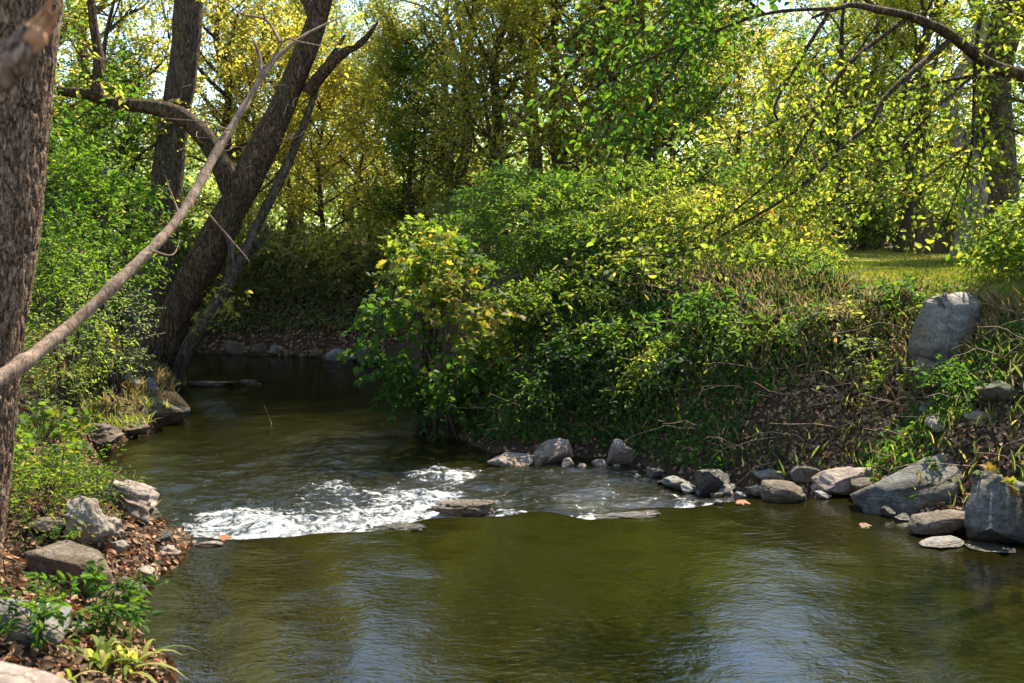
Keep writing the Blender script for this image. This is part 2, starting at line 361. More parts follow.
# ------------------------------------------------------------------ the lie of the land
LOW = -0.3
CREEK = np.array([(9.5, 1.4), (4, 1.7), (1.0, 2.1), (-.5, 2.9), (-1.25, 3.9), (-1.85, 5.1), (-2.35, 5.75), (-2.42, 6.35), (-2.4, 7.0), (-2.45, 7.5),
    (-3.0, 8.1), (-3.25, 8.8), (-3.55, 9.6), (-4.5, 10.8), (-4.85, 11.5), (-4.9, 12.7), (-4.75, 14.0), (-4.85, 14.9), (-5.5, 16.3), (-6.1, 17.6), (-8, 19), (-12, 19.6), (-22, 20),
    (-22, 24.5), (-12, 24), (-8, 22.4), (-6, 21.8), (-3.7, 21.1), (-2.6, 20.0), (-1.9, 18), (-1.3, 15), (-.85, 12.9), (-.25, 11.75), (1.0, 11.5), (1.7, 10.6), (2.35, 10.0),
    (2.95, 9.3), (3.0, 8.5), (3.15, 8.0), (3.6, 7.45), (4.6, 6.9), (6.5, 5.6), (9.5, 4)])
LIPX = np.array([-6, -2.4, -1.6, -.65, .1, .63, 1.75, 2.8, 6]); LIPY = np.array([7.2, 7.38, 7.5, 7.9, 8.12, 8.05, 8.4, 8.65, 9.3])
def lip(x): return np.interp(x, LIPX, LIPY)
def sdist(x, y):
    d = np.full(x.shape, 1e9); ins = np.zeros(x.shape, bool); n = len(CREEK)
    for k in range(n):
        a = CREEK[k]; b = CREEK[(k + 1) % n]; e = b - a
        t = np.clip(((x - a[0]) * e[0] + (y - a[1]) * e[1]) / (e @ e), 0, 1)
        d = np.minimum(d, np.hypot(x - a[0] - t * e[0], y - a[1] - t * e[1]))
        if a[1] != b[1]:
            c = ((a[1] > y) != (b[1] > y)) & (x < e[0] * (y - a[1]) / e[1] + a[0]); ins ^= c
    return np.where(ins, -d, d)
def wlevel(x, y):
    dd = y - lip(x); return LOW * sstep(-.02, .42, dd)
def side_right(x, y):
    """0 on the left bank, 1 on the right and far banks"""
    cx = np.interp(y, [-5, 2, 5, 8, 12, 16, 19.5, 20.5], [-1, -1, .5, .3, -3, -3.3, -4.5, -40])
    return sstep(-.6, .6, x - cx)
def H(x, y):
    x = np.atleast_1d(np.asarray(x, float)); y = np.atleast_1d(np.asarray(y, float))
    d = sdist(x, y); p = np.stack([x, y, np.zeros_like(x)], -1)
    n = fbm(p * 1.3, 4, 3); n2 = fbm(p * .35, 3, 9)
    do = np.maximum(d, 0) ; r = side_right(x, y)
    brow = np.interp(x, [-8, -1, 1, 4, 7], [2.6, 2.2, 2.3, 2.9, 2.6])
    hr = 1.82 * (sstep(-.25, 1.0, do / brow) - sstep(-.25, 1.0, 0)) / (1 - sstep(-.25, 1.0, 0))
    hr = hr + .012 * np.maximum(do - 16, 0)
    hl = .42 * (1 - np.exp(-do / .55)) + .5 * sstep(.8, 5, do) + .5 * sstep(5, 14, do)
    h = hl * (1 - r) + hr * r + n * .09 * sstep(0, .6, do) * (1 - .75 * r * sstep(2.5, 3.2, do)) + n2 * .12 * sstep(.5, 3, do) * (1 - .8 * r)
    z = wlevel(x, y) * np.exp(-do / .8) + h
    di = np.maximum(-d, 0)
    zin = wlevel(x, y) - .03 - .42 * (1 - np.exp(-di / .9)) + n * .05 * sstep(0, .5, di)
    return np.where(d > 0, z, zin)
def Hs(x, y): return float(H(x, y)[0])
def hit(px, py):
    """where the sight line through a pixel meets the ground or the water"""
    d = ray(px, py); D = np.linspace(2.5, 60, 3000)
    P = np.array([0, 0, CAMZ]) + d[None] * (D / d[1])[:, None]
    g = np.maximum(H(P[:, 0], P[:, 1]), np.where(sdist(P[:, 0], P[:, 1]) < 0, wlevel(P[:, 0], P[:, 1]), -9))
    k = np.argmax(P[:, 2] <= g)
    return P[k] if (P[:, 2] <= g).any() else P[-1]

def axis_grid(lo, hi, f0, f1, fine, grow=1.12):
    c = list(np.arange(f0, f1 + 1e-6, fine)); s = fine; v = f1
    while v < hi: s *= grow; v += s; c.append(v)
    s = fine; v = f0; pre = []
    while v > lo: s *= grow; v -= s; pre.append(v)
    return np.array(pre[::-1] + c)
def sheet(xs, ys, zf):
    X, Y = np.meshgrid(xs, ys); V = np.stack([X.ravel(), Y.ravel(), zf(X.ravel(), Y.ravel())], -1)
    nx, ny = len(xs), len(ys); i = np.arange(ny - 1)[:, None] * nx; j = np.arange(nx - 1)[None]
    F = np.stack([i + j, i + j + 1, i + nx + j + 1, i + nx + j], -1).reshape(-1, 4); return V, F
def lawnmask(x, y):
    d = sdist(x, y); r = side_right(x, y)
    return r * np.maximum(sstep(2.6, 4.0, d), sstep(1.7, 2.3, d) * sstep(3.6, 4.2, x)) * sstep(1.2, 3.2, x - .15 * y + 1.0) * sstep(-2, 10, y) * sstep(34, 28, y)
mb = MB(); V, F = sheet(axis_grid(-300, 300, -7, 8, .09), axis_grid(-60, 500, 3, 20, .09), H)
mb.add(V, F, np.clip(lawnmask(V[:, 0], V[:, 1]) + .15 * 0, 0, 1))
tag(mb.build('ground', M['ground']), kind='structure')

def wz(x, y):
    dd = y - lip(x) - .06 * np.sin(x * 7) - .05 * fbm(np.stack([x * 3, y * 0, y * 0], -1), 3, 5)
    p = np.stack([x, y, np.zeros_like(x)], -1)
    f = foam(x, y)
    return LOW * sstep(-.02, .42, dd) + f * (.06 * fbm(p * 3.2, 3, 21) + .035 * np.abs(fbm(p * 8, 2, 33))) + .005 * fbm(p * 2.5, 2, 41) + .016 * sstep(.3, .8, dd) * sstep(13, 9.5, y) * fbm(p * np.array([2.2, 4.2, 1]), 3, 47)
def foam(x, y):
    dd = y - lip(x); p = np.stack([x * .8, y * 1.2, np.zeros_like(x)], -1); n = fbm(p * 1.4, 3, 55)
    a = sstep(-3.6, -2.6, x) * sstep(.1, -.7, x); b = sstep(-.5, .3, x) * sstep(2.9, 2.0, x)
    run = a * sstep(.2, .5, dd) * sstep(4.4, 1.5, dd + .9 * n) + 1.0 * b * sstep(.15, .35, dd) * sstep(2.0, .7, dd + .35 * n)
    far = (.24 + .22 * sstep(4.5, 1.5, dd)) * sstep(.4, 1.5, dd) * sstep(9, 4, dd) + .42 * sstep(19.0, 19.5, y) * sstep(20.6, 20.0, y) * sstep(-4.6, -3.6, x)
    edge = 1.0 * sstep(-3.3, -2.8, x) * sstep(3.0, 2.5, x) * sstep(.16, .34, dd) * sstep(1.0, .4, dd + .35 * n)
    return np.clip(np.maximum(np.maximum(run * .97, edge), far), 0, 1)
mb = MB(); V, F = sheet(axis_grid(-23, 11, -4, 3.4, .026, 1.08), axis_grid(-1, 26, 7.2, 11.2, .026, 1.06), wz)
mb.add(V, F, foam(V[:, 0], V[:, 1])); tag(mb.build('water', M['water']), kind='structure')

# ------------------------------------------------------------------ rocks
def ico(n):
    import bmesh
    bm = bmesh.new(); bmesh.ops.create_icosphere(bm, subdivisions=n, radius=1.0)
    bm.verts.ensure_lookup_table(); v = np.array([q.co[:] for q in bm.verts]); f = np.array([[q.index for q in fc.verts] for fc in bm.faces]); bm.free(); return v, f
ICO = {k: ico(k) for k in (4, 5)}
def rock_mesh(size, seed, sub=5, planes=11, cut=.62, rough=.05, flat=0.0, box=.72):
    rng = np.random.default_rng(seed); v, f = ICO[5]; v = v.copy()
    v = np.sign(v) * np.abs(v) ** box; v = v / np.maximum(1, np.abs(v).max(1, keepdims=True))
    for q in range(planes):
        n = unit(rng.normal(0, 1, 3) * [1, 1, .9]); d = rng.uniform(cut - .12, cut + .3)
        v = v - n * np.maximum(0, v @ n - d)[:, None]
    v = (v - (v.max(0) + v.min(0)) / 2); v = v / np.abs(v).max(0)
    n = unit(v)
    rg = fbm(v * 1.6 + seed, 3, seed); led = vnoise(np.stack([v[:, 0] * .8, v[:, 1] * .8, v[:, 2] * 6], -1) + seed, seed + 3)
    v = v + n * (rough * (rg + .5 * fbm(v * 6 + seed, 4, seed + 1)) + rough * .9 * led)[:, None]
    return v * np.array(size) / 2, f
def rock(label, mat, px, pbot, wpx, hpx, seed, tilt=(0, 0), yaw=0.0, depth=.8, sub=4, name='rock', planes=11, cut=.62, rough=.05, sink=.25, group='rocks along the creek', D=None, flat=0.0, box=.72, thick=None):
    p = hit(px, pbot) if D is None else W(px, pbot, D)
    sc = p[1] / FPX; wd = wpx * sc; dep = min(1.0, (CAMZ - p[2]) / p[1]); ht = max(.35 * hpx, hpx - .8 * depth * wpx * dep) * sc * 1.06
    ht = thick * sc if thick else ht
    v, f = rock_mesh((wd, max(wd * depth, ht * .6), ht * (1 + sink)), seed, sub, planes, cut, rough, flat, box)
    cx, sx = math.cos(tilt[0]), math.sin(tilt[0]); v = v @ np.array([[1, 0, 0], [0, cx, sx], [0, -sx, cx]])
    c2, s2 = math.cos(tilt[1]), math.sin(tilt[1]); v = v @ np.array([[c2, 0, -s2], [0, 1, 0], [s2, 0, c2]])
    mb = MB(); mb.add(v, f); o = mb.build(name, M[mat])
    o.location = (p[0], p[1] + wd * depth * .25, p[2] + ht * (.5 - sink / 2)); o.rotation_euler.z = yaw
    return tag(o, label, 'rock', group)
R_ = rock
# right bank
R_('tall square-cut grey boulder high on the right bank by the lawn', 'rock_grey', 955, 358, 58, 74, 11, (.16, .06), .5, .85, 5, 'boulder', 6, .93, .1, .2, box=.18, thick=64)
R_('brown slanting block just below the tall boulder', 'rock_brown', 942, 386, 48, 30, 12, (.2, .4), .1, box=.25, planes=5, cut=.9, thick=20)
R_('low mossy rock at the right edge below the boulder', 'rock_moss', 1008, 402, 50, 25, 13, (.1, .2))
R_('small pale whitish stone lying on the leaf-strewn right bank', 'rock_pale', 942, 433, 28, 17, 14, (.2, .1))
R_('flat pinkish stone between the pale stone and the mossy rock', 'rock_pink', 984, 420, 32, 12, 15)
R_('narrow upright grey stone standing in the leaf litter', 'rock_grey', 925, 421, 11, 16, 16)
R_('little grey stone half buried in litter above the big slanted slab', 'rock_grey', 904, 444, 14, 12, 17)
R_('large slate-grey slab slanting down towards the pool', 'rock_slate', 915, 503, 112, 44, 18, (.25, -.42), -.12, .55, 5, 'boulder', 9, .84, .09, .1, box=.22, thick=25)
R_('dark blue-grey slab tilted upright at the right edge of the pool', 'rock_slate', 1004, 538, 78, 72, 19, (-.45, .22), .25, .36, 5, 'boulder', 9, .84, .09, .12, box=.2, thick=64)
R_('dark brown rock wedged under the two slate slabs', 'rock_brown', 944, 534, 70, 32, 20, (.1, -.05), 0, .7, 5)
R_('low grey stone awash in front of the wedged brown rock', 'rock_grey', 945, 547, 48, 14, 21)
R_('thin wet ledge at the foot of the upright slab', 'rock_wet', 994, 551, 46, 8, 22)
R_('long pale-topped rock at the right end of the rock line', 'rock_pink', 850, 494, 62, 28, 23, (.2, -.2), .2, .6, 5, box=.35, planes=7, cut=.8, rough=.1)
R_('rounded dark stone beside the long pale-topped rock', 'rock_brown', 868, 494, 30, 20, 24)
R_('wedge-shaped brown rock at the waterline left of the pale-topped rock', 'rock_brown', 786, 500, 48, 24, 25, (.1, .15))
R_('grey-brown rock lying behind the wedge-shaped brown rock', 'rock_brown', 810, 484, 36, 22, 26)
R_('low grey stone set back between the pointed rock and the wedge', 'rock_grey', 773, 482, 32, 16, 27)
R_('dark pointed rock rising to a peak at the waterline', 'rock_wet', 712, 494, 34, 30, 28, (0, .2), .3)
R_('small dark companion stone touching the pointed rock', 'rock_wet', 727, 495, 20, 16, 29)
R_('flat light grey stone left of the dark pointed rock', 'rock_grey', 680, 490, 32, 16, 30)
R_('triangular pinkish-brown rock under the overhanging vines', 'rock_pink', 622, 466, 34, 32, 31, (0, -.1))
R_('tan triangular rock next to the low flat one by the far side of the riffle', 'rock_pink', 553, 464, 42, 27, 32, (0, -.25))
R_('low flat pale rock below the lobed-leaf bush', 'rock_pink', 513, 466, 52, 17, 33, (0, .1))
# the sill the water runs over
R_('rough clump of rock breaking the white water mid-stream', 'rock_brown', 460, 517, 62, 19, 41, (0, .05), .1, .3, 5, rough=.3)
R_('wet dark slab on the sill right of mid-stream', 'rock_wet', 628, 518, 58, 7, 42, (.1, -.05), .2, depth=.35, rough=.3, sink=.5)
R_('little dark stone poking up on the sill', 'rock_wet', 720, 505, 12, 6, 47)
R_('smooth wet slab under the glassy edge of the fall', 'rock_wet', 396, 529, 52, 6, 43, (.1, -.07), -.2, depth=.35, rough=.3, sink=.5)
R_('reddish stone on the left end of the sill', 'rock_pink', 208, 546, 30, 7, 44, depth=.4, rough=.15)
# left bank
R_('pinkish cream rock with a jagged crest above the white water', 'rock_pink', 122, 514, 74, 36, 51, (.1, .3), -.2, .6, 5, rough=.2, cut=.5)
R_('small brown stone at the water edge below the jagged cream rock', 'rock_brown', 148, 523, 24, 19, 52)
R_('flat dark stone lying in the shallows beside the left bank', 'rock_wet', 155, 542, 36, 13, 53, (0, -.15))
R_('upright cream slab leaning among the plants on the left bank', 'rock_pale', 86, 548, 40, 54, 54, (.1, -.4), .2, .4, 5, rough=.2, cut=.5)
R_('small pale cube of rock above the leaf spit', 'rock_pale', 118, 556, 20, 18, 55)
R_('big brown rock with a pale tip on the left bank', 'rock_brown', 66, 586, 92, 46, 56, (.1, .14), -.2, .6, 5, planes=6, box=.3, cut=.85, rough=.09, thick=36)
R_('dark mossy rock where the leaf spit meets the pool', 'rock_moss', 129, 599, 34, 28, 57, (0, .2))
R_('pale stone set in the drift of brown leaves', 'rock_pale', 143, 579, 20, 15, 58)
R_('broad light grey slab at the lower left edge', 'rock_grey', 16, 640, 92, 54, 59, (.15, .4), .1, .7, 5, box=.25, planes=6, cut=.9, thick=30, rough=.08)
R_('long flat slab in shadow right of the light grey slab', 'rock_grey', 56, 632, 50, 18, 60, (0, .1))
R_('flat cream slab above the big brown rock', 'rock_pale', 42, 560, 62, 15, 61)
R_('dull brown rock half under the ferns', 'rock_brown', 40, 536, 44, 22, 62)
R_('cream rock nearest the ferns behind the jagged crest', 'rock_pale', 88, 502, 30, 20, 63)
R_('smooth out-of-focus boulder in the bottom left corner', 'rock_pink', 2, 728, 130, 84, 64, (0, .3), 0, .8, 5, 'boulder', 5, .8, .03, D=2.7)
rr_ = random.Random(5)
for k in range(26):
    u = k / 25; px = 540 + u * 400 + rr_.uniform(-8, 8); pb = float(np.interp(px, [540, 600, 665, 740, 830, 900, 960], [466, 468, 490, 499, 499, 520, 545])) + rr_.uniform(-9, 2)
    w_ = rr_.uniform(9, 20); R_('small warm-brown stone in the broken line along the right waterline', rr_.choice(['rock_brown', 'rock_pink', 'rock_grey', 'rock_wet']), px, pb, w_, w_ * rr_.uniform(.45, .7), 400 + k, (rr_.uniform(-.2, .2), rr_.uniform(-.2, .2)), rr_.uniform(0, 3), name='stone', group='small stones along the right waterline')
R_('rough cream block at the end of the leaf spit', 'rock_pink', 166, 556, 26, 14, 91, (.1, .2), .4, cut=.5, rough=.18)
R_('jagged tan rock between the cream slab and the leaf spit', 'rock_pink', 108, 538, 30, 22, 92, (.1, .3), .2, cut=.5, rough=.2)
R_('warm brown wedge of rock right below the big brown rock', 'rock_brown', 98, 606, 44, 22, 93, (.1, -.2), .3, box=.4, cut=.7, rough=.15)
# round the leaning tree
R_('rounded grey stone at the foot of the leaning tree', 'rock_grey', 146, 392, 22, 16, 71)
R_('smaller grey stone behind the rounded one at the leaning tree', 'rock_grey', 127, 388, 26, 14, 72)
R_('brown ledge sloping into the water below the leaning tree', 'rock_brown', 160, 420, 54, 34, 73, (0, .45), .2, .7, 5, box=.3, cut=.85, rough=.12, thick=18)
R_('wet stone at the tip of the ledge below the leaning tree', 'rock_wet', 178, 416, 24, 12, 74)
R_('earthy brown rock in the undercut left bank', 'rock_brown', 96, 444, 46, 24, 75, rough=.15)
R_('second earthy rock closer to the tree in the undercut bank', 'rock_brown', 128, 436, 34, 18, 76, rough=.15)
R_('low stony bar crossing the far water behind the leaning tree', 'rock_brown', 215, 386, 52, 6, 77, depth=.3, rough=.25)
R_('small leaf-covered stone at the tip of the far stony bar', 'rock_brown', 250, 385, 20, 6, 78, depth=.5, rough=.25)
# far bank
R_('pale flat-topped stone on the far bank at the bend', 'rock_grey', 341, 361, 34, 14, 81)
R_('dark rock beside the pale stone at the far bend', 'rock_brown', 367, 364, 24, 22, 82)
R_('brownish rock furthest left on the far bank', 'rock_brown', 236, 354, 28, 15, 83)
R_('brownish rock second from the left on the far bank', 'rock_brown', 258, 354, 18, 12, 84)
R_('greyish stone midway along the far bank', 'rock_grey', 275, 355, 16, 10, 85)
R_('small dull stone right of midway on the far bank', 'rock_brown', 297, 356, 16, 9, 86)
R_('tiny stone left of the pale flat-topped one on the far bank', 'rock_brown', 315, 357, 12, 8, 87)

# ------------------------------------------------------------------ trees
def grow(rng, mbw, mbl, mat_leaf, h, r0, cb, spread, nl, nsub, ntw, per, lsize, lean=(0, 0), shape='kite', width=.6, twig=.45, droop=.25, sides=10, trunk_pts=None):
    if trunk_pts is None:
        k = 7; t = np.linspace(0, 1, k); wob = rng.normal(0, .018 * h, (k, 2)); wob[0] = 0
        tp = np.stack([lean[0] * t ** 1.3 + wob[:, 0], lean[1] * t ** 1.3 + wob[:, 1], h * .93 * t - .15 * (t == 0)], -1)
    else: tp = trunk_pts
    rr = r0 * np.array([1.35, 1.0, .85, .7, .52, .32, .1]) if trunk_pts is None else r0
    mbw.tube(tp, rr, sides, 36, .12, 1)
    C = catmull(tp, 60); Rr = np.interp(np.linspace(0, 1, 60), np.linspace(0, 1, len(rr)), rr)
    org, dr, tn = [], [], []
    az = rng.uniform(0, 6.28)
    for i in range(nl):
        t = cb + (1 - cb) * ((i + rng.uniform(0, .8)) / nl); q = C[min(59, int(t * 59))]; az += 2.4 + rng.normal(0, .4)
        s = (t - cb) / (1 - cb); L = spread * (1 - .62 * s) * rng.uniform(.7, 1.2) * (.75 + .5 * min(1, s * 3))
        el = rng.uniform(.25, .75) + .5 * s
        d = np.array([math.cos(az) * math.cos(el), math.sin(az) * math.cos(el), math.sin(el)])
        k = np.linspace(0, 1, 5)[:, None]; pts = q + d * L * k + rng.normal(0, .05 * L, (5, 3)) * k; pts[:, 2] += .12 * L * (k[:, 0] ** 2) - .1 * L * k[:, 0]
        r = max(.012, min(Rr[min(59, int(t * 59))] * .6, .02 * L + .01))
        mbw.tube(pts, r * np.array([1, .8, .6, .4, .2]), 6, 10)
        PL = catmull(pts, 20)
        for j in range(nsub):
            u = .25 + .75 * (j + rng.uniform(0, .9)) / nsub; b = PL[min(19, int(u * 19))]
            dd = unit(d + rng.normal(0, .6, 3) + np.array([0, 0, .15])); LL = L * rng.uniform(.22, .45)
            pts2 = b + dd * LL * k + rng.normal(0, .06 * LL, (5, 3)) * k
            mbw.tube(pts2, r * .35 * np.array([1, .8, .6, .4, .2]), 4, None, caps=False)
            uu = rng.uniform(.1, 1.05, ntw)[:, None]
            o = b + dd * LL * uu + rng.normal(0, .14 * LL + .05, (ntw, 3))
            org.append(o); dr.append(dd + rng.normal(0, .75, (ntw, 3))); tn.append(np.clip(rng.normal(rng.uniform(.15, .85), .15, ntw), 0, 1))
    org = np.vstack(org); dr = np.vstack(dr); tn = np.concatenate(tn)
    twigs(rng, mbl, org, dr, twig * rng.uniform(.6, 1.3, len(org)), per, lsize, droop, shape, width, mbw, tn)
PROTO = []
for k, (h, r0, cb, sp, mat, ls, shp, bark) in enumerate([
        (11, .17, .22, 3.2, 'yellow', .11, 'kite', 'bark_back'), (13, .2, .25, 3.6, 'gold', .11, 'kite', 'bark_back'),
        (9, .13, .15, 2.8, 'olive', .11, 'kite', 'bark_back'), (12, .18, .2, 3.3, 'bright', .12, 'kite', 'bark_back'),
        (9, .14, .12, 3.0, 'grey', .12, 'kite', 'bark_back'), (6, .07, .1, 2.0, 'yellow', .1, 'kite', 'twig'), (5.5, .07, .08, 2.1, 'green', .1, 'kite', 'twig')]):  # the grey tree has distance haze put into its leaf colour
    rng = np.random.default_rng(100 + k); a, b = MB(), MB()
    grow(rng, a, b, mat, h, r0, cb, sp, 20, 5, 10 if k in (0, 1, 2) else 12, 9, ls, (rng.normal(0, .5), rng.normal(0, .5)), shp, .62, .6)
    PROTO.append((a.mesh('trunk'), b.mesh('crown'), h, M[bark], M[mat]))
for p in PROTO: p[0].materials.append(p[3]); p[1].materials.append(p[4])
def tree(px, D, k, h, label, rz, tint=(1, 1, 1), cat='tree', group='trees behind the creek', name='tree', z=None, wide=1.0):
    x = (px - 512) / FPX * D; tm, cm, ph, *_ = PROTO[k]
    r = empty(name, (x, D, Hs(x, D) if z is None else z), label, cat, group, rz); s = h / ph; r.scale = (s * wide, s * wide, s)
    t = bpy.data.objects.new('trunk', tm); c = bpy.data.objects.new('crown', cm)
    for o in (t, c): COL.objects.link(o); o.parent = r
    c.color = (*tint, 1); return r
T = tree
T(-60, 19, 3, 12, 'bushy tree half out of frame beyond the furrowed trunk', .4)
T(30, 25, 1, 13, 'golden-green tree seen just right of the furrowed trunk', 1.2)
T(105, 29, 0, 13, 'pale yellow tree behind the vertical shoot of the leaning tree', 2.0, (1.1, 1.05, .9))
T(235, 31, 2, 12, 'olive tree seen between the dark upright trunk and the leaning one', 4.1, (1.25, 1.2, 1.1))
T(300, 35, 4, 10, 'haze-tinted grey-green tree behind the top of the leaning trunk', 5.2)
T(352, 38, 4, 8.6, 'pale haze-tinted grey-green tree under the small sky gap', .9, (1.1, 1.1, 1.1))
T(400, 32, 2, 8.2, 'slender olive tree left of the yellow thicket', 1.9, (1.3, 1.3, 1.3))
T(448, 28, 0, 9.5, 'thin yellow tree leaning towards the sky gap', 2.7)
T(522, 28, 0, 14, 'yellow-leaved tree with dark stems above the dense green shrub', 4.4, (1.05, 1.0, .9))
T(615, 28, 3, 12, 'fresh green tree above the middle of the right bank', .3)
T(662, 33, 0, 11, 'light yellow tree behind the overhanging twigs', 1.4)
T(712, 37, 4, 9, 'small haze-tinted tree left of the largest sky gap', 2.2, (1.2, 1.25, 1.1))
T(770, 40, 4, 8.5, 'low haze-tinted tree under the largest sky gap', 3.6, (1.1, 1.2, 1.1))
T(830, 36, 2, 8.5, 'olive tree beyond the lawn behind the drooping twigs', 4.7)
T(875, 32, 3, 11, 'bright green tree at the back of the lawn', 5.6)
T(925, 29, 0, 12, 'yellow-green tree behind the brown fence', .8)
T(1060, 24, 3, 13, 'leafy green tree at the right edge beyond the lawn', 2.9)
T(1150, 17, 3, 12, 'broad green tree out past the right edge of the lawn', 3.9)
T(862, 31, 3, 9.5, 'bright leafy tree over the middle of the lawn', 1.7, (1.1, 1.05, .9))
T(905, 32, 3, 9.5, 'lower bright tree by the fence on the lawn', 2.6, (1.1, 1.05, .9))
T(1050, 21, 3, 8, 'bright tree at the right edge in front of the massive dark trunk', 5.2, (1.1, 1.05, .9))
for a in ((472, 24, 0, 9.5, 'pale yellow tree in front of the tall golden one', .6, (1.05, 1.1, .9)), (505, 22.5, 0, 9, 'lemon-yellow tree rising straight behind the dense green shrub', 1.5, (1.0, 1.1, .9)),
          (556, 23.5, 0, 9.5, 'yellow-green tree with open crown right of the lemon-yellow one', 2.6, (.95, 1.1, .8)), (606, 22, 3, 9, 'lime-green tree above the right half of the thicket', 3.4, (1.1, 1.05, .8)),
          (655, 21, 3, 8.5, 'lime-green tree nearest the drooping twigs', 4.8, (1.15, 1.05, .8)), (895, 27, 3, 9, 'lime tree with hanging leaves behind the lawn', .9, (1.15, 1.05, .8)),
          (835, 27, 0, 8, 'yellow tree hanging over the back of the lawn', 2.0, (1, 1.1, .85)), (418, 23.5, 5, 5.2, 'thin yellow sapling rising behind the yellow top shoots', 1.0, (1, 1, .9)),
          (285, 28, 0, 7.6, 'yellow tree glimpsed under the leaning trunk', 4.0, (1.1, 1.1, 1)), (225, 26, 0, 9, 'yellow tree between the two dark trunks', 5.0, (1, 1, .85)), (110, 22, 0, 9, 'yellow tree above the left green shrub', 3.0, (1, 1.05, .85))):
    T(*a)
U = dict(cat='tree', group='young trees in the thicket', name='sapling')
T(255, 26, 5, 6, 'yellowish sapling on the far bank behind the second stem', .5, **U)
T(330, 25.5, 5, 5.5, 'dull sapling on the far bank right of the leaning tree', 1.5, (1.1, 1.1, 1), **U)
T(372, 26, 5, 4.6, 'thin yellow sapling behind the lobed-leaf bush', 2.5, (1.1, 1.1, 1), **U)
T(430, 23.5, 6, 4.6, 'deep green sapling behind the top of the lobed-leaf bush', 3.1, (1.3, 1.3, 1.1), **U)
T(485, 22, 5, 5.5, 'yellow sapling left of the dense green shrub', 4.0, **U)
T(590, 22, 5, 6, 'yellow-green sapling behind the dense green shrub', 5.1, **U)
T(660, 21, 6, 5.8, 'green sapling behind the drooping twigs', 5.9, (1.3, 1.25, 1.0), **U)
T(735, 23, 5, 5.6, 'golden sapling at the near edge of the lawn', .2, **U)
T(800, 28, 6, 5.5, 'green sapling beside the lawn below the sky gap', 1.1, (1.3, 1.3, 1.1), **U)
T(130, 23, 6, 6, 'green sapling between the furrowed trunk and the dark upright trunk', 2.1, (1.1, 1.1, 1), **U)
T(60, 18, 6, 5.5, 'green sapling close behind the furrowed trunk', 3.2, (1.2, 1.2, 1), **U)
# distant wood closing the view
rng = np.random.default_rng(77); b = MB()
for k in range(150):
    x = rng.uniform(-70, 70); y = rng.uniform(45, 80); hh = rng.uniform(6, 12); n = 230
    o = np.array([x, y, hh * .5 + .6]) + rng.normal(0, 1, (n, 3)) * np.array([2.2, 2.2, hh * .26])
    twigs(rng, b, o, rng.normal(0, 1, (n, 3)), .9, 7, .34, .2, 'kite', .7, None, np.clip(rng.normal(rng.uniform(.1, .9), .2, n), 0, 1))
dw = b.build('distant_woods', M['olive']); dw.color = (1.5, 1.7, 1.5, 1); tag(dw, 'haze-tinted olive wood far behind the lawn and creek', 'woods', kind='stuff')  # lighter object colour stands in for haze over the far wood

def pl(pts, D=None):
    return np.array([W(p[0], p[1], p[2] if len(p) > 2 else D) for p in pts])
# 1. thick furrowed trunk at the left edge (real ridges in the mesh)
def near_trunk():
    e = W(-95, 620, 5.2); gz = Hs(e[0], 5.2)
    c = pl([(-85, 600), (-58, 480), (-40, 350), (-20, 230), (-8, 100), (2, 0), (12, -140), (30, -400), (60, -900)], 5.2)
    r = np.array([.4, .33, .3, .285, .28, .28, .27, .24, .16])
    root = empty('large_tree', (e[0], e[1], gz), 'thick grey-brown trunk with deeply furrowed bark at the left edge', 'tree')
    n, sides = 800, 260
    P = catmull(c - np.array(root.location), n); R = np.interp(np.linspace(0, 1, n), np.linspace(0, 1, len(r)), r)
    a = np.linspace(0, 2 * PI, sides, endpoint=False)
    q = np.stack([np.cos(a)[None].repeat(n, 0) * 9, np.sin(a)[None].repeat(n, 0) * 9, (P[:, 2:3] * 7).repeat(sides, 1)], -1).reshape(-1, 3)
    q[:, 0] += .5 * vnoise(q * .7, 1); q[:, 1] += .5 * vnoise(q * .7, 2)
    rid = 1 - np.abs(fbm(q, 2, 5)) * 2.2; fine = fbm(q * 4, 3, 8)
    R2 = R[:, None] * (1 + (-.06 * np.clip(rid, 0, 1) ** 2 + .012 * fine).reshape(n, sides))
    V = np.stack([P[:, 0:1] + R2 * np.cos(a), P[:, 1:2] + R2 * np.sin(a), P[:, 2:3] + 0 * R2], -1).reshape(-1, 3)
    i = np.arange(n - 1)[:, None] * sides; j = np.arange(sides)[None]; j2 = (j + 1) % sides
    mb = MB(); mb.add(V, np.stack([i + j, i + j2, i + sides + j2, i + sides + j], -1).reshape(-1, 4)); tr_ = mb.build('trunk', M['bark'], root)
    rng = np.random.default_rng(5); w_, l_ = MB(), MB()
    for k in range(5):
        q = P[int(n * (.8 + .045 * k))]; az = rng.uniform(2.2, 4.0); d = np.array([math.cos(az), math.sin(az), 1.1])
        k5 = np.linspace(0, 1, 6)[:, None]; pts = q + d * 2.6 * k5 + rng.normal(0, .1, (6, 3)) * k5
        w_.tube(pts, [.09, .07, .05, .04, .03, .015], 8, 14)
        o = q + d * 2.6 * rng.uniform(.4, 1.1, (30, 1)) + rng.normal(0, .35, (30, 3)); twigs(rng, l_, o, rng.normal(0, 1, (30, 3)), .4, 9, .09, .3, 'kite', .6, l_)
        w_.build('limb', M['bark'], tr_); w_ = MB()
    l_.build('crown', M['bright'], root, mat2=M['bark'])  # crown above the view, added to cast dappled shade
near_trunk()

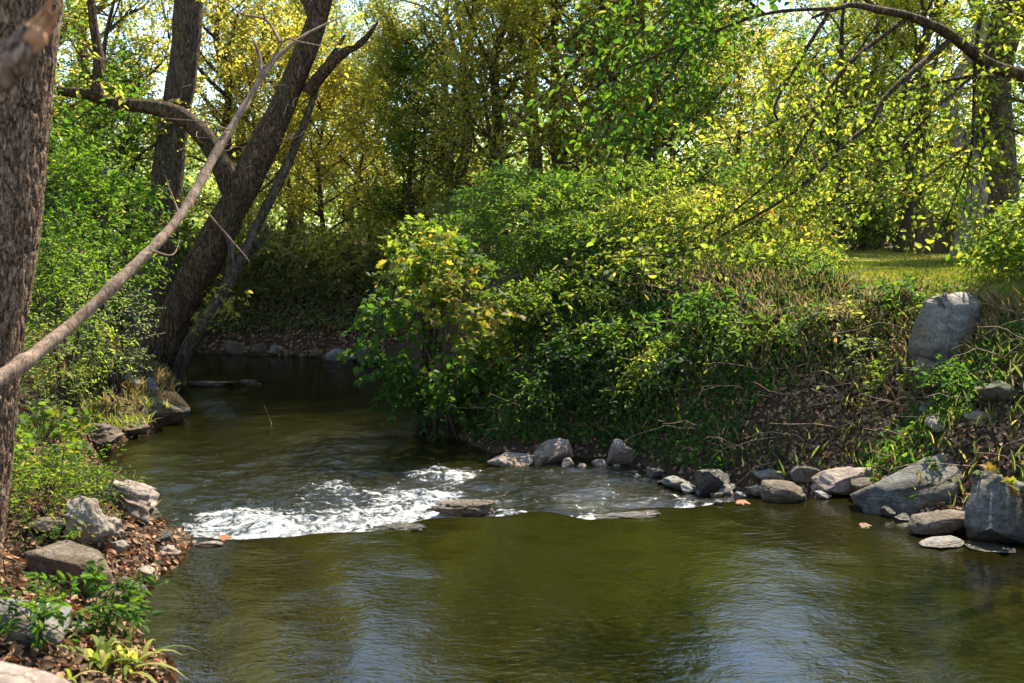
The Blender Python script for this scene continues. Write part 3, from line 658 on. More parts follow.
# 2. the big leaning tree
def leaning():
    D = 17.6; b = W(150, 385, D); root = empty('leaning_tree', (b[0], b[1], Hs(b[0], b[1]) - .05), 'big dark tree leaning right over the creek with forked limbs', 'tree')
    off = np.array(root.location); s = D / FPX / 2
    def part(name, pts, wd, sides=10, n=24, rough=.14, mat='bark_dark', seed=3, mbx=None, par=None):
        m_ = mbx or MB(); P = np.array([W(p[0], p[1], D + (p[2] if len(p) > 2 else 0)) for p in pts]) - off
        m_.tube(P, np.array(wd) * s, sides, n, rough, seed)
        return m_.build(name, M[mat], par or root) if mbx is None else P
    m_ = MB()
    part('trunk', [(138, 400), (150, 372), (172, 325), (203, 265), (225, 220), (247, 180), (275, 122), (300, 65), (320, 10), (338, -70), (352, -170)],
         [68, 48, 38, 34, 33, 29, 25, 23, 20, 16, 8], 28, 110, .15, mbx=m_)
    for pts, wd in (([(160, 360), (176, 380), (186, 392)], [26, 18, 8]), ([(140, 368), (122, 388), (108, 400)], [30, 20, 8]), ([(150, 372, -.3), (152, 392, -.6), (156, 402, -.8)], [30, 20, 8])):
        part('r', pts, wd, 8, 10, .2, mbx=m_)
    tk = m_.build('trunk', M['bark_dark'], root)
    lm = part('limb', [(236, 200), (222, 166), (207, 140), (185, 119), (160, 109), (120, 103), (85, 94), (58, 91)], [24, 21, 19, 18, 16, 13, 10, 8], 10, 40, par=tk)
    part('limb', [(97, 95), (99, 60, .1), (93, 20, .2), (87, -40, .3)], [13, 11, 9, 6], 8, 16, par=tk)
    part('limb', [(308, 92), (328, 66, -.2), (345, 52, -.3), (362, 42, -.4), (378, 22, -.5)], [14, 12, 9, 7, 2], 8, 20, par=tk)
    part('limb', [(318, 20), (300, -20, .4), (270, -90, .8), (235, -170, 1)], [18, 15, 11, 5], 8, 20, par=tk)
    # second, thinner stem from the same foot
    m_ = MB()
    part('x', [(174, 390, -.3), (188, 348, -.3), (210, 316, -.3), (228, 285, -.2), (255, 230, 0), (285, 170, .1), (306, 120, .1), (321, 75, .1), (345, 35, .2)], [16, 15, 14, 12, 10, 9, 7, 6, 3], 10, 50, mbx=m_)
    st = m_.build('stem', M['bark_back'], root)
    part('limb', [(229, 284, -.2), (232, 255, -.2), (228, 235, -.2)], [9, 8, 6], 6, 10, mat='bark_back', par=st)
    part('limb', [(240, 262, 0), (262, 240, .2), (268, 226, .3)], [7, 6, 3], 6, 10, mat='bark_back', par=st)
    rng = np.random.default_rng(31); l_ = MB()
    cents = [(290, -150, 1.4), (220, -150, 1.3), (90, -60, .9), (240, -70, 1.0)]
    for cx, cyy, rad in cents:
        o = W(cx, cyy, D) - off + rng.normal(0, rad * .6, (40, 3)); twigs(rng, l_, o, rng.normal(0, 1, (40, 3)), .45, 9, .1, .3, 'kite', .6, l_)
    # few leaves and bare twigs inside the picture
    for a0, a1, n in (((365, 42), (330, 60), 8), ((228, 300), (215, 305), 22), ((70, 92), (110, 70), 6)):
        o = np.array([W(*(np.array(a0) + (np.array(a1) - np.array(a0)) * u), D - .3) for u in rng.uniform(0, 1, n)]) - off + rng.normal(0, .22, (n, 3))
        twigs(rng, l_, o, rng.normal(0, 1, (n, 3)), .35, 8, .11, .4, 'oval', .6, l_)
    for k in range(36):
        a0 = [(150, 108), (190, 122), (215, 150), (260, 150), (290, 90), (300, 130), (95, 60), (120, 103)][k % 8]; p = W(a0[0], a0[1], D) - off
        d = unit(rng.normal(0, 1, 3)) * rng.uniform(.4, 1.1); pts = p + d * np.linspace(0, 1, 6)[:, None] + rng.normal(0, .06, (6, 3))
        w_ = MB(); w_.tube(pts, np.linspace(.014, .004, 6), 4, 12); w_.build('twig', M['deadwood'], tk)
    l_.build('crown', M['yellow'], root, mat2=M['bark_dark'])
leaning()

# 3. dark upright trunk behind it
def upright():
    D = 21.5; b = W(150, 300, D); gz = Hs(b[0], D); root = empty('tall_tree', (b[0], D, gz), 'dark upright trunk behind the leaning tree, slightly bowed', 'tree')
    off = np.array(root.location)
    m_, l_ = MB(), MB(); P = pl([(146, 345), (155, 290), (160, 240), (166, 180), (172, 135), (181, 80), (188, 20), (193, -60), (200, -180)], D) - off
    P[0][2] = -.1
    m_.tube(P, np.array([46, 38, 35, 33, 31, 28, 27, 22, 10]) * D / 2000, 18, 80, .12, 4)
    rng = np.random.default_rng(12)
    for cx, cyy in ((190, -120), (240, -90), (140, -110), (200, -200), (110, -30), (215, -20)):
        e = W(cx, cyy, D + rng.normal(0, 1)) - off; st = P[6] + (P[7] - P[6]) * rng.uniform(0, 1)
        m_.tube([st, (st + e) / 2 + rng.normal(0, .15, 3), e], [.09, .06, .02], 6, 12)
        o = e + rng.normal(0, .8, (45, 3)); twigs(rng, l_, o, rng.normal(0, 1, (45, 3)), .5, 9, .1, .3, 'kite', .6, l_)
    m_.build('trunk', M['bark_back'], root); l_.build('crown', M['yellow'], root, mat2=M['bark_back'])
upright()

# 4./5. trunks on the lawn at the right
def lawn_tree(px, D, r0, h, mat, label, seed, cb=.35, lean=(0, 0), leafm='bright', nl=9):
    x = (px - 512) / FPX * D; root = empty('tall_tree', (x, D, Hs(x, D)), label, 'tree'); rng = np.random.default_rng(seed); a, b = MB(), MB()
    grow(rng, a, b, leafm, h, r0, cb, 2.4, nl, 5, 12, 9, .11, lean, 'kite', .6, .55, sides=20)
    a.build('trunk', M[mat], root); b.build('crown', M[leafm], root)
lawn_tree(958, 21, .2, 10, 'bark_pale', 'pale sunlit trunk standing at the far right of the lawn', 61, .55)
lawn_tree(988, 23, .5, 13, 'bark_back', 'massive dark trunk in the upper right corner behind the leaves', 62, .55, (0.3, 0))

# 6. tree out of frame on the right whose branch overhangs the pool
def overhang():
    tx, ty = 6.0, 9.4; root = empty('overhanging_tree', (tx, ty, Hs(tx, ty) - .1), 'tree at the right whose long bent branch of green leaves hangs over the pool', 'tree')
    off = np.array(root.location); rng = np.random.default_rng(9)
    t_ = MB(); tp = np.array([(0, 0, 0), (-.05, 0, 1.2), (.05, 0, 2.6), (.2, .1, 4.2), (.5, .2, 6.5), (.9, .2, 8.5)]); t_.tube(tp, [.26, .2, .18, .16, .1, .03], 18, 50, .12, 7); t_.build('trunk', M['bark_dark'], root)
    fork = off + np.array([0.05, 0, 2.3])
    def br(pts, r, n=30, sides=8):
        m_ = MB(); P = np.array(pts) - off
        m_.tube(P, np.array(r), sides, n, .12, 5); return m_, catmull(P, 40)
    l_, l2 = MB(), MB()
    k = lambda p: W(*p)
    m_, _ = br([fork, k((1130, 118, 9.0)), k((1070, 92, 8.6)), k((1024, 76, 8.3)), k((985, 62, 8.1)), k((950, 35, 7.9)), k((915, 18, 7.7)), k((880, 10, 7.5)), k((855, 5, 7.3)), k((838, 8, 7.2)), k((812, 18, 7.1))],
               [.07, .062, .053, .047, .042, .037, .032, .027, .021, .016, .011], 60, 12)
    m_.build('branch', M['bark_dark'], root)
    subs = [
        ([(905, 20, 7.65), (862, 52, 7.5), (836, 80, 7.4), (815, 118, 7.3), (790, 160, 7.2), (765, 185, 7.1), (735, 210, 7.0), (695, 232, 6.9)], .019, 1),
        ([(948, 42, 7.85), (910, 74, 7.6), (886, 97, 7.5), (870, 124, 7.4), (848, 142, 7.3), (825, 166, 7.2), (790, 195, 7.0), (745, 222, 6.9), (690, 250, 6.8), (610, 258, 6.6)], .026, 1),
        ([(1012, 76, 8.25), (960, 78, 8.1), (915, 88, 8.0), (880, 100, 7.9), (830, 110, 7.7), (770, 125, 7.6), (705, 146, 7.4)], .018, 1),
        ([(985, 66, 8.1), (950, 95, 8.0), (915, 130, 7.9), (880, 165, 7.8), (840, 196, 7.7), (800, 215, 7.6)], .014, 1),
        ([(990, -40, 8.3), (976, 50, 8.2), (973, 140, 8.1), (965, 170, 8.0), (945, 225, 7.9)], .02, 1),
        ([(972, 142, 8.1), (920, 180, 8.0), (880, 200, 7.9), (815, 205, 7.8), (770, 207, 7.7)], .012, 1),
        ([(828, 14, 7.2), (800, 60, 7.1), (775, 106, 7.0), (783, 130, 7.0), (783, 165, 6.9)], .016, 1),
        ([(840, 8, 7.2), (765, 14, 6.9), (690, 42, 6.7), (620, 72, 6.5), (555, 112, 6.3)], .014, 2),
        ([(765, 14, 6.9), (720, -15, 6.7), (650, -20, 6.5), (590, 25, 6.3)], .012, 2),
        ([(880, 10, 7.5), (820, -30, 7.3), (740, -40, 7.0), (660, 20, 6.7), (600, 65, 6.5)], .016, 2),
        ([(690, 42, 6.7), (665, 80, 6.6), (640, 120, 6.5), (600, 150, 6.4)], .01, 2),
        ([(1100, 100, 8.7), (1070, 160, 8.3), (1030, 210, 8.1), (990, 235, 8.0)], .016, 1),
        ([(1110, 105, 8.8), (1060, 40, 8.3), (1010, 10, 8.0), (960, -20, 7.8)], .016, 1),
    ]
    for pts, r, kind in subs:
        m_, C = br([k(p) for p in pts], np.linspace(r * 1.0, .005, len(pts)), 50, 7); m_.build('branch', M['bark_dark'], root)
        n = (56 if kind == 2 else 84); idx = rng.integers(6, 40, n); tg = unit(np.gradient(C, axis=0))[idx]
        d = tg * .7 + rng.normal(0, .75, (n, 3)); d[:, 2] -= .05
        o = C[idx] + rng.normal(0, .1, (n, 3))
        twigs(rng, l2 if kind == 2 else l_, o, d, rng.uniform(.18, .5, n), 7, .066 if kind == 2 else .058, .3, 'oval', .62, l2 if kind == 2 else l_)
    l_.build('foliage', M['bright'], root, mat2=M['bark_dark']); l2.build('foliage', M['green'], root, mat2=M['bark_dark'])
    rng = np.random.default_rng(99); a, b = MB(), MB()
    for j in range(10):
        q = tp[3] + (tp[5] - tp[3]) * j / 10; az = rng.uniform(-1.2, 1.2); d = np.array([math.cos(az), math.sin(az), .5]) * 2
        a.tube([q, q + d * .5 + rng.normal(0, .1, 3), q + d], [.05, .03, .01], 6, 10)
        o = q + d * rng.uniform(.4, 1.1, (40, 1)) + rng.normal(0, .4, (40, 3)); twigs(rng, b, o, rng.normal(0, 1, (40, 3)), .4, 9, .085, .3, 'kite', .6, a)
    a.build('limb', M['bark_dark'], root); b.build('crown', M['bright'], root)
overhang()

# ------------------------------------------------------------------ dead wood
def deadlimb():
    b = np.array([-3.6, 3.9, 0]); b[2] = Hs(b[0], b[1])
    root = empty('dead_limb', b, 'long bare dead limb leaning up diagonally across the left side', 'branch'); off = b
    P = np.array([b] + [W(*p) for p in ((-60, 412, 4.3), (0, 379, 4.55), (62, 333, 4.9), (130, 270, 5.3), (180, 216, 5.7), (215, 155, 6.1), (245, 105, 6.4), (268, 68, 6.6), (300, 38, 6.8), (345, 15, 7.1))]) - off
    m_ = MB(); m_.tube(P, np.interp(np.linspace(0, 1, 60), np.linspace(0, 1, 11), [.055, .042, .036, .032, .029, .027, .025, .021, .016, .01, .004]) * (1 + .22 * np.array([1.0 if q in (14, 22, 27, 33, 36, 41, 46) else 0 for q in range(60)])), 22, 200, .17, 3); lb = m_.build('branch', M['deadwood'], root)
    rng = np.random.default_rng(4)
    for pts, r in (([(262, 78, 6.55), (258, 52, 6.6), (252, 38, 6.6)], .02), ([(268, 66, 6.6), (285, 40, 6.65), (300, 42, 6.6), (322, 46, 6.6)], .01), ([(280, 42, 6.7), (266, 20, 6.8), (242, 14, 6.8), (222, -2, 6.9)], .012),
                   ([(266, 20, 6.8), (262, 8, 6.8), (268, 2, 6.8)], .007), ([(205, 210, 6.0), (240, 250, 6.2), (250, 262, 6.3)], .006), ([(180, 216, 5.7), (170, 190, 5.8), (165, 175, 5.8)], .007), ([(150, 250, 5.4), (172, 255, 5.5), (180, 240, 5.6)], .006),
                   ([(228, 130, 6.2), (205, 122, 6.3), (160, 118, 6.5)], .007)):
        q = MB(); q.tube(pl(pts) - off, np.linspace(r, r * .35, len(pts)), 6, 16, .1); q.build('twig', M['deadwood'], lb)
deadlimb()
def broken():
    b = np.array([-1.75, 1.2, 0]); b[2] = Hs(b[0], b[1]) - .05
    root = empty('broken_branch', b, 'snapped branch end with fresh orange splinters close in the top left corner', 'branch'); off = b
    P = np.array([b, (-1.35, 1.45, 1.55)] + [W(*p) for p in ((-70, 152, 1.62), (0, 74, 1.68), (22, 48, 1.7), (34, 34, 1.71))]) - off
    m_ = MB(); m_.tube(P, [.035, .032, .029, .026, .025, .022], 14, 60, .1, 2, caps=False); m_.build('branch', M['bark'], root)
    rng = np.random.default_rng(8); q = MB(); c = P[-1]; d = unit(P[-1] - P[-2])
    sf = unit(np.array([.55, -.75, -.35])) * .006
    q.tube([c - d * .2 + sf * .3, c - d * .07 + sf, c + sf * .5, c + d * .014], [.008, .017, .018, .005], 16, 24, .3)
    for k in range(26):
        a = rng.uniform(0, 6.28); u = unit(np.cross(d, [0, 0, 1])); v = np.cross(d, u); o = c + (u * math.cos(a) + v * math.sin(a)) * rng.uniform(.004, .017)
        q.tube([o - d * .03, o, o + d * rng.uniform(.015, .085) + rng.normal(0, .004, 3)], [.007, .006, .001], 5, 6)
    q.build('splinter', M['splinter'], root)
broken()
def stick(label, pts, r, mat='twig', name='stick'):
    P = np.array(pts); b = P[0].copy(); m_ = MB(); m_.tube(P - b, np.linspace(r, r * .4, len(P)), 8, 24, .12, 6); o = m_.build(name, M[mat]); o.location = b
    return tag(o, label, 'branch')
stick('thin pale twig sticking up out of the smooth water upstream of the bend', [G(279, 441, -.34), W(272, 425, 13.6), W(264, 405, 13.5)], .008, 'deadwood')
def onb(px, py, up=.03): p = hit(px, py); return p + np.array([0, 0, up])
stick('slim dead stick lying down the shaded right bank', [onb(585, 352, .25), onb(620, 372, .1), onb(655, 402, .05)], .012, 'deadwood')
stick('dark stick poking from the right bank towards the pool rocks', [onb(750, 395, .15), onb(790, 420, .08), onb(812, 452, .04)], .012)
stick('pale weathered stick lying above the right-hand rocks', [onb(880, 382, .06), onb(905, 400, .05), onb(935, 412, .04)], .014, 'deadwood')
stick('crooked stick lying on the brown litter under the sunlit grass', [onb(775, 335, .2), onb(812, 352, .1), onb(850, 358, .06)], .01, 'deadwood')
stick('small dead shoot rising beside the near rocks at the lower left', [onb(14, 628, 0), W(8, 590, 5.6), W(3, 560, 5.55)], .009)
stick('bare branch arching out of the left bank towards the leaning tree', [hit(106, 415), W(118, 370, 13.6), W(140, 340, 13.8), W(165, 333, 14)], .016, 'deadwood')

# ------------------------------------------------------------------ shrubs and plants
def shrub(label, px, ptop, D, wpx, mat, seed, n=260, per=9, ls=.07, shape='kite', width=.6, twig=.35, droop=.3, name='shrub', cat='shrub', tint=(1, 1, 1), stems=9, low=.12, gap=-.15,
          group='shrubs on the creek banks', depth=1.0, lift=0.0, arch=0.0, stemmat='twig', pbot=None):
    rng = np.random.default_rng(seed); x = (px - 512) / FPX * D; g = Hs(x, D); top = W(px, ptop, D)[2]; h = max(.3, top - g); rx = wpx / 2 * D / FPX
    if pbot is not None: low = max(low, (W(px, pbot, D)[2] - g) / h)
    root = empty(name, (x, D, g), label, cat, group); w_, l_ = MB(), MB()
    o = rng.normal(0, 1, (n * 6, 3)); o = unit(o) * rng.uniform(.35, 1.0, (len(o), 1)) ** .6
    o = o * (1 + .22 * fbm(o * 1.7 + seed, 2, seed))[:, None]
    keep = fbm(o * 2.6 + seed * 3.1, 2, seed + 1) > gap; o = o[keep][:n]
    zz = low + (1 - low) * (o[:, 2] * .5 + .5)
    fl = .55 + .45 * np.sin(np.clip(zz, 0, 1) * PI * .95)
    P = np.stack([o[:, 0] * rx * fl, o[:, 1] * rx * depth * fl, zz * h], -1)
    d = unit(np.stack([o[:, 0], o[:, 1], o[:, 2] * .6 + .35], -1)) + rng.normal(0, .5, (len(o), 3)); d[:, 2] -= arch
    tn = np.clip(.5 + .55 * fbm(P * 1.3 + seed, 2, seed + 4) + rng.normal(0, .12, len(P)) + lift * (zz - .5), 0, 1)
    twigs(rng, l_, P, d, twig * rng.uniform(.6, 1.3, len(P)), per, ls, droop, shape, width, w_, tn)
    for k in range(stems):
        e = P[rng.integers(len(P))]; s0 = np.array([rng.normal(0, rx * .12), rng.normal(0, rx * .12), -.05]); m_ = s0 * .4 + e * .6; m_[:2] *= .7; m_[2] = e[2] * .6
        w_.tube([s0, (s0 + m_) / 2 + rng.normal(0, .03, 3), m_, e], np.array([1, .8, .6, .3]) * max(.008, .009 * h), 5, 12)
    w_.build('stem', M[stemmat], root); f = l_.build('foliage', M[mat], root); f.color = (*tint, 1); return root
S = shrub
S('big bush of large lobed green and yellow leaves standing in the bend', 445, 232, 12.8, 150, 'mixed', 201, 560, 8, .09, 'lobed', .85, .34, .45, lift=.3, low=.0, depth=.9, tint=(.8, 1, .9), gap=-.05)
S('yellow-leaved top shoots rising from the lobed-leaf bush', 425, 222, 13.6, 90, 'bright', 202, 110, 8, .085, 'lobed', .8, .32, .35, pbot=285)
S('dense green shrub of tiny leaves at the centre', 535, 172, 15.2, 175, 'green', 203, 900, 11, .075, 'oval', .42, .4, .5, gap=-.3)
S('yellow-green shrub right of the dense green one', 628, 160, 16.2, 150, 'bright', 204, 480, 9, .085, 'oval', .5, .4, .4)
S('loose yellow-green shrub with reddish stems above the right bank', 702, 150, 16.5, 150, 'mixed', 205, 430, 9, .09, 'oval', .55, .42, .45)
S('pale green shrub at the near corner of the lawn', 768, 178, 17.5, 120, 'bright', 206, 330, 9, .09, 'oval', .55, .42, .4)
S('green bush at the right edge beside the tall boulder', 1040, 205, 10.2, 110, 'bright', 207, 430, 9, .075, 'oval', .55, .35, .4, tint=(.9, 1, .9))
S('low green bush behind the tall boulder', 1012, 240, 13.5, 60, 'green', 208, 260, 9, .08, 'oval', .55, .35, .4)
S('sprig of maple-like leaves over the upright slab at the right edge', 1055, 468, 7.6, 100, 'mixed', 209, 40, 8, .075, 'lobed', .85, .25, .3, name='small_plant', cat='plant', stems=4, pbot=515, tint=(.8, .95, .8))
S('leafy weeds above the big slanted slab', 975, 432, 8.9, 80, 'green', 210, 70, 8, .06, 'oval', .55, .22, .3, name='small_plant', cat='plant', stems=5)
S('short weeds growing at the top of the slanted slab', 900, 440, 9.9, 60, 'bright', 211, 40, 8, .05, 'oval', .5, .2, .3, name='small_plant', cat='plant', stems=5)
# hanging growth along the brow of the right bank
for k, (px, pt, D, wd, mt, nn, lab) in enumerate([
        (560, 285, 13.1, 110, 'green', 200, 'dark green growth hanging over the bank right of the lobed-leaf bush'),
        (625, 262, 13.4, 120, 'mixed', 230, 'mixed green and orange growth spilling over the bank at its middle'),
        (690, 258, 13.7, 120, 'bright', 230, 'bright growth spilling over the bank left of the dry grass'),
        (750, 262, 13.5, 110, 'mixed', 200, 'drooping growth just left of the dry straw grass'),
        (805, 275, 13.2, 80, 'bright', 120, 'small green growth at the foot of the dry straw grass'),
        (650, 318, 12.2, 120, 'green', 150, 'shaded vines halfway down the middle of the right bank'),
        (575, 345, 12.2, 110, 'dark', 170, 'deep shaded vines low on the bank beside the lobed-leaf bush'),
        (730, 335, 12.0, 110, 'green', 140, 'shaded weeds halfway down the bank below the drooping growth'),
        (905, 318, 10.9, 60, 'green', 60, 'low weeds between the dry grass and the tall boulder'),
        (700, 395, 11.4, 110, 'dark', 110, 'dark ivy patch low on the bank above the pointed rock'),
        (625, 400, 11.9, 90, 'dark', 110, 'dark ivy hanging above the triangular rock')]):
    S(lab, px, pt, D, wd, mt, 230 + k, nn, 9, .075, 'oval', .55, .34, .5, name='hanging_shrub', depth=.6, arch=.25, low=.0)
for k, (px, pt, D, wd, mt, nn, lab) in enumerate([
        (540, 372, 12.0, 70, 'green', 120, 'draping green vines right of the foot of the lobed-leaf bush'),
        (600, 318, 12.6, 80, 'mixed', 130, 'draping vine curtain with some orange leaves in mid-bank'),
        (668, 350, 11.7, 80, 'bright', 80, 'loose light green vine in the shaded middle of the bank'),
        (765, 372, 11.3, 90, 'green', 90, 'scrubby weeds above the grey set-back stone'),
        (820, 385, 11.0, 80, 'mixed', 70, 'scrub with a few yellow leaves above the pale-topped rock'),
        (845, 335, 11.0, 80, 'olive', 80, 'dull scrub right under the dry straw grass'),
        (770, 300, 12.9, 90, 'bright', 120, 'sunlit scrub left below the dry straw grass'),
        (870, 415, 10.4, 60, 'olive', 50, 'small dull weed above the slanted slab and the pale-topped rock'),
        (955, 400, 10.3, 60, 'bright', 45, 'small bright weed between the pale stone and the brown block')]):
    S(lab, px, pt, D, wd, mt, 330 + k, nn, 9, .07, 'oval', .5, .36, .6, name='hanging_shrub', depth=.7, arch=.35, low=.0, gap=-.05)
for k, (px, pt, D, wd, mt, nn, lab) in enumerate([
        (590, 212, 14.2, 110, 'green', 330, 'fresh green brow shrub touching the right side of the dense green one'),
        (648, 196, 14.4, 120, 'bright', 380, 'tall lime-green brow shrub left of the reddish-stemmed one'),
        (712, 200, 14.3, 120, 'bright', 380, 'tall lime-green brow shrub in front of the reddish-stemmed one'),
        (770, 214, 14.6, 100, 'mixed', 260, 'brow shrub with scattered orange leaves left of the straw grass'),
        (796, 226, 15.2, 60, 'bright', 160, 'slim bright brow shrub at the left end of the lawn strip'),
        (1022, 215, 12.4, 80, 'bright', 220, 'bright bush right of the lawn strip behind the tall boulder')]):
    S(lab, px, pt, D, wd, mt, 360 + k, nn, 9, .075, 'oval', .5, .4, .55, name='brow_shrub', depth=.7, arch=.15, low=.0, gap=-.1, lift=.3)
# left bank
S('bright green shrub filling the gap right of the furrowed trunk', 88, 128, 15.5, 150, 'green', 251, 480, 9, .08, 'oval', .5, .42, .4, tint=(1.25, 1.25, 1), gap=.08)
S('feathery green shrub low beside the furrowed trunk', 62, 205, 12, 100, 'bright', 252, 380, 10, .06, 'oval', .4, .36, .4, tint=(.75, .95, .8))
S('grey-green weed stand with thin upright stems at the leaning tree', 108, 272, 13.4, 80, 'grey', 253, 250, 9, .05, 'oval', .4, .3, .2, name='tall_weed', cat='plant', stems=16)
S('yellowish weed stand behind the dead limb', 42, 330, 10.5, 80, 'olive', 254, 90, 9, .055, 'oval', .45, .3, .25, name='tall_weed', cat='plant', stems=12)
S('broad-leaved plant with fresh pale green leaves left of the stream', 48, 415, 9.4, 60, 'mixed', 255, 22, 7, .085, 'lobed', .8, .26, .25, name='leafy_plant', cat='plant', stems=7)
S('second broad-leaved plant lower down the left edge', 22, 425, 7.9, 70, 'green', 256, 34, 7, .07, 'lobed', .8, .26, .3, name='leafy_plant', cat='plant', stems=7)
S('feathery dark green plant over the rocks on the left bank', 42, 478, 7.4, 120, 'green', 257, 190, 14, .04, 'oval', .35, .3, .35, name='fern_like_plant', cat='plant', stems=6)
S('lower feathery plant reaching towards the cream slab', 30, 515, 6.7, 100, 'green', 258, 110, 14, .04, 'oval', .35, .3, .45, name='fern_like_plant', cat='plant', stems=5)
S('small tuft of weeds beside the jagged cream rock', 112, 512, 8.3, 34, 'green', 259, 24, 10, .03, 'oval', .4, .16, .3, name='small_plant', cat='plant', stems=4)
S('moss-green weeds on top of the big brown rock', 88, 545, 7.2, 48, 'green', 260, 26, 10, .03, 'oval', .45, .14, .3, name='small_plant', cat='plant', stems=4)
S('tiny green weed in the leaves in front of the big brown rock', 50, 580, 6.2, 34, 'green', 261, 16, 8, .035, 'oval', .5, .12, .3, name='small_plant', cat='plant', stems=4)
S('leafy plant with elliptical leaves at the edge of the pool', 80, 590, 5.1, 90, 'green', 262, 55, 8, .06, 'oval', .5, .2, .35, name='leafy_plant', cat='plant', stems=7, tint=(.95, .95, .9))
S('low leafy plant above the out-of-focus boulder', 22, 628, 4.6, 60, 'green', 263, 30, 8, .055, 'oval', .5, .16, .3, name='leafy_plant', cat='plant', stems=6)
# far bank and thicket floor
for k, (px, pt, D, wd, mt, nn, ti, lab) in enumerate([
        (238, 222, 23.8, 110, 'olive', 300, (1.2, 1.15, 1), 'dull olive bush on the far bank beside the second stem'),
        (300, 232, 23.4, 120, 'olive', 320, (1.1, 1.05, .9), 'dull bush overhanging the far bank in the middle'),
        (358, 222, 22.6, 100, 'yellow', 260, (.95, .95, .9), 'yellowish bush over the far bank left of the lobed-leaf bush'),
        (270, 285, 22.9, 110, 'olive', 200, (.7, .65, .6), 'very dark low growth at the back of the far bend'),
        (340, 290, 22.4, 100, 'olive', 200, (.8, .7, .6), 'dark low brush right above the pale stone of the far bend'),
        (180, 225, 25, 110, 'green', 280, (.9, 1, .9), 'green bush seen between the two big trunks'),
        (410, 185, 25, 120, 'dark', 360, (1.2, 1.2, 1), 'dark green bush behind the yellow top shoots'),
        (475, 195, 19.5, 110, 'olive', 300, (1, 1, .9), 'olive bush between the lobed-leaf bush and the dense green shrub'),
        (575, 165, 24, 120, 'bright', 320, (.8, .9, .8), 'green bush below the dark-stemmed yellow tree'),
        (660, 200, 22, 120, 'mixed', 300, (1, 1, 1), 'mixed-coloured bush behind the reddish-stemmed shrub'),
        (800, 198, 29, 120, 'olive', 340, (.8, .85, .75), 'olive bush at the back of the lawn behind the pale green shrub'),
        (855, 195, 30, 110, 'dark', 300, (1.3, 1.3, 1), 'dark bush at the back of the lawn in the middle'),
        (905, 185, 29, 110, 'olive', 320, (.8, .9, .7), 'olive bush at the back of the lawn left of the fence'),
        (1000, 165, 24, 120, 'green', 340, (1.2, 1.2, 1), 'green bush behind the massive dark trunk'),
        (725, 190, 26, 110, 'yellow', 300, (.9, .95, .8), 'yellowish bush beyond the loose shrub with reddish stems')]):
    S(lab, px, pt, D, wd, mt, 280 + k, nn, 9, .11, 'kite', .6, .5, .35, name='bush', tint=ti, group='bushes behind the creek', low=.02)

# bladed plants in the foreground
def blades(mb, rng, base, n, ln, wd, spread=.5, droop=.6):
    for i in range(n):
        az = rng.uniform(0, 6.28); el = rng.uniform(.5, 1.35); L = ln * rng.uniform(.6, 1.2); d = np.array([math.cos(az) * math.cos(el), math.sin(az) * math.cos(el), math.sin(el)])
        t = np.linspace(0, 1, 6)[:, None]; c = base + rng.normal(0, .03, 3) * [1, 1, 0] + d * L * t; c[:, 2] -= droop * L * t[:, 0] ** 2.2
        s = unit(np.cross(d, [0, 0, 1])) * wd; ww = np.array([.6, 1, 1, .8, .45, .03])[:, None]
        V = np.vstack([c - s * ww, c + s * ww]); F = [(k, k + 1, k + 7, k + 6) for k in range(5)]; mb.add(V, F, np.full(12, rng.uniform(0, 1)))
rng = np.random.default_rng(66)
for k, (px, pb, D, n, ln, wd, lab) in enumerate([
        (130, 690, 4.75, 34, .42, .013, 'long-bladed green plant bending over the pool at the bottom left'),
        (98, 690, 4.6, 28, .34, .013, 'bladed plant with yellowing tips next to the longest-bladed one'),
        (62, 690, 4.3, 14, .2, .009, 'short bladed plant right behind the out-of-focus boulder')]):
    b = W(px, pb, D); b[2] = max(Hs(b[0], b[1]), 0.0) ; m_ = MB(); root = empty('bladed_plant', b, lab, 'plant', 'bladed plants at the bottom left'); blades(m_, rng, np.zeros(3), n, ln, wd); m_.build('foliage', M['grass'], root)
# dry grass tufts on the brow
for k, (px, py, n, ln, mt, lab) in enumerate([
        (862, 318, 240, .42, 'straw', 'tall tuft of dry straw grass on the sunlit brow'), (833, 318, 200, .38, 'straw', 'straw tuft leaning left below the tallest dry tuft'),
        (885, 322, 200, .32, 'straw', 'shorter straw tuft nearer the tall boulder'), (900, 300, 200, .3, 'straw', 'low straw tuft at the very edge of the lawn'), (868, 335, 200, .34, 'straw', 'straw tuft drooping over the leaf-strewn slope'), (815, 338, 180, .3, 'straw', 'thin straw tuft in the scrub below the other dry tufts'), (800, 318, 150, .4, 'straw', 'sparse straw tuft left of the other dry tufts'),
        (850, 345, 160, .35, 'straw', 'low straw tuft hanging down the brow'),
        (100, 425, 220, .35, 'grass', 'sunlit yellow-green grass tuft at the left waterline'), (78, 405, 220, .4, 'straw', 'dry grass tuft behind the broad-leaved plant'),
        (125, 408, 160, .28, 'grass', 'small grass tuft at the grey stones of the leaning tree')]):
    b = hit(px, py); m_ = MB(); root = empty('grass_tuft', b, lab, 'grass', 'grass tufts'); r2 = np.random.default_rng(500 + k)
    for q in range(n // 12): blades(m_, r2, np.array([r2.normal(0, .28), r2.normal(0, .15), 0]), 12, ln, .006, droop=.45)
    m_.build('foliage', M[mt], root)

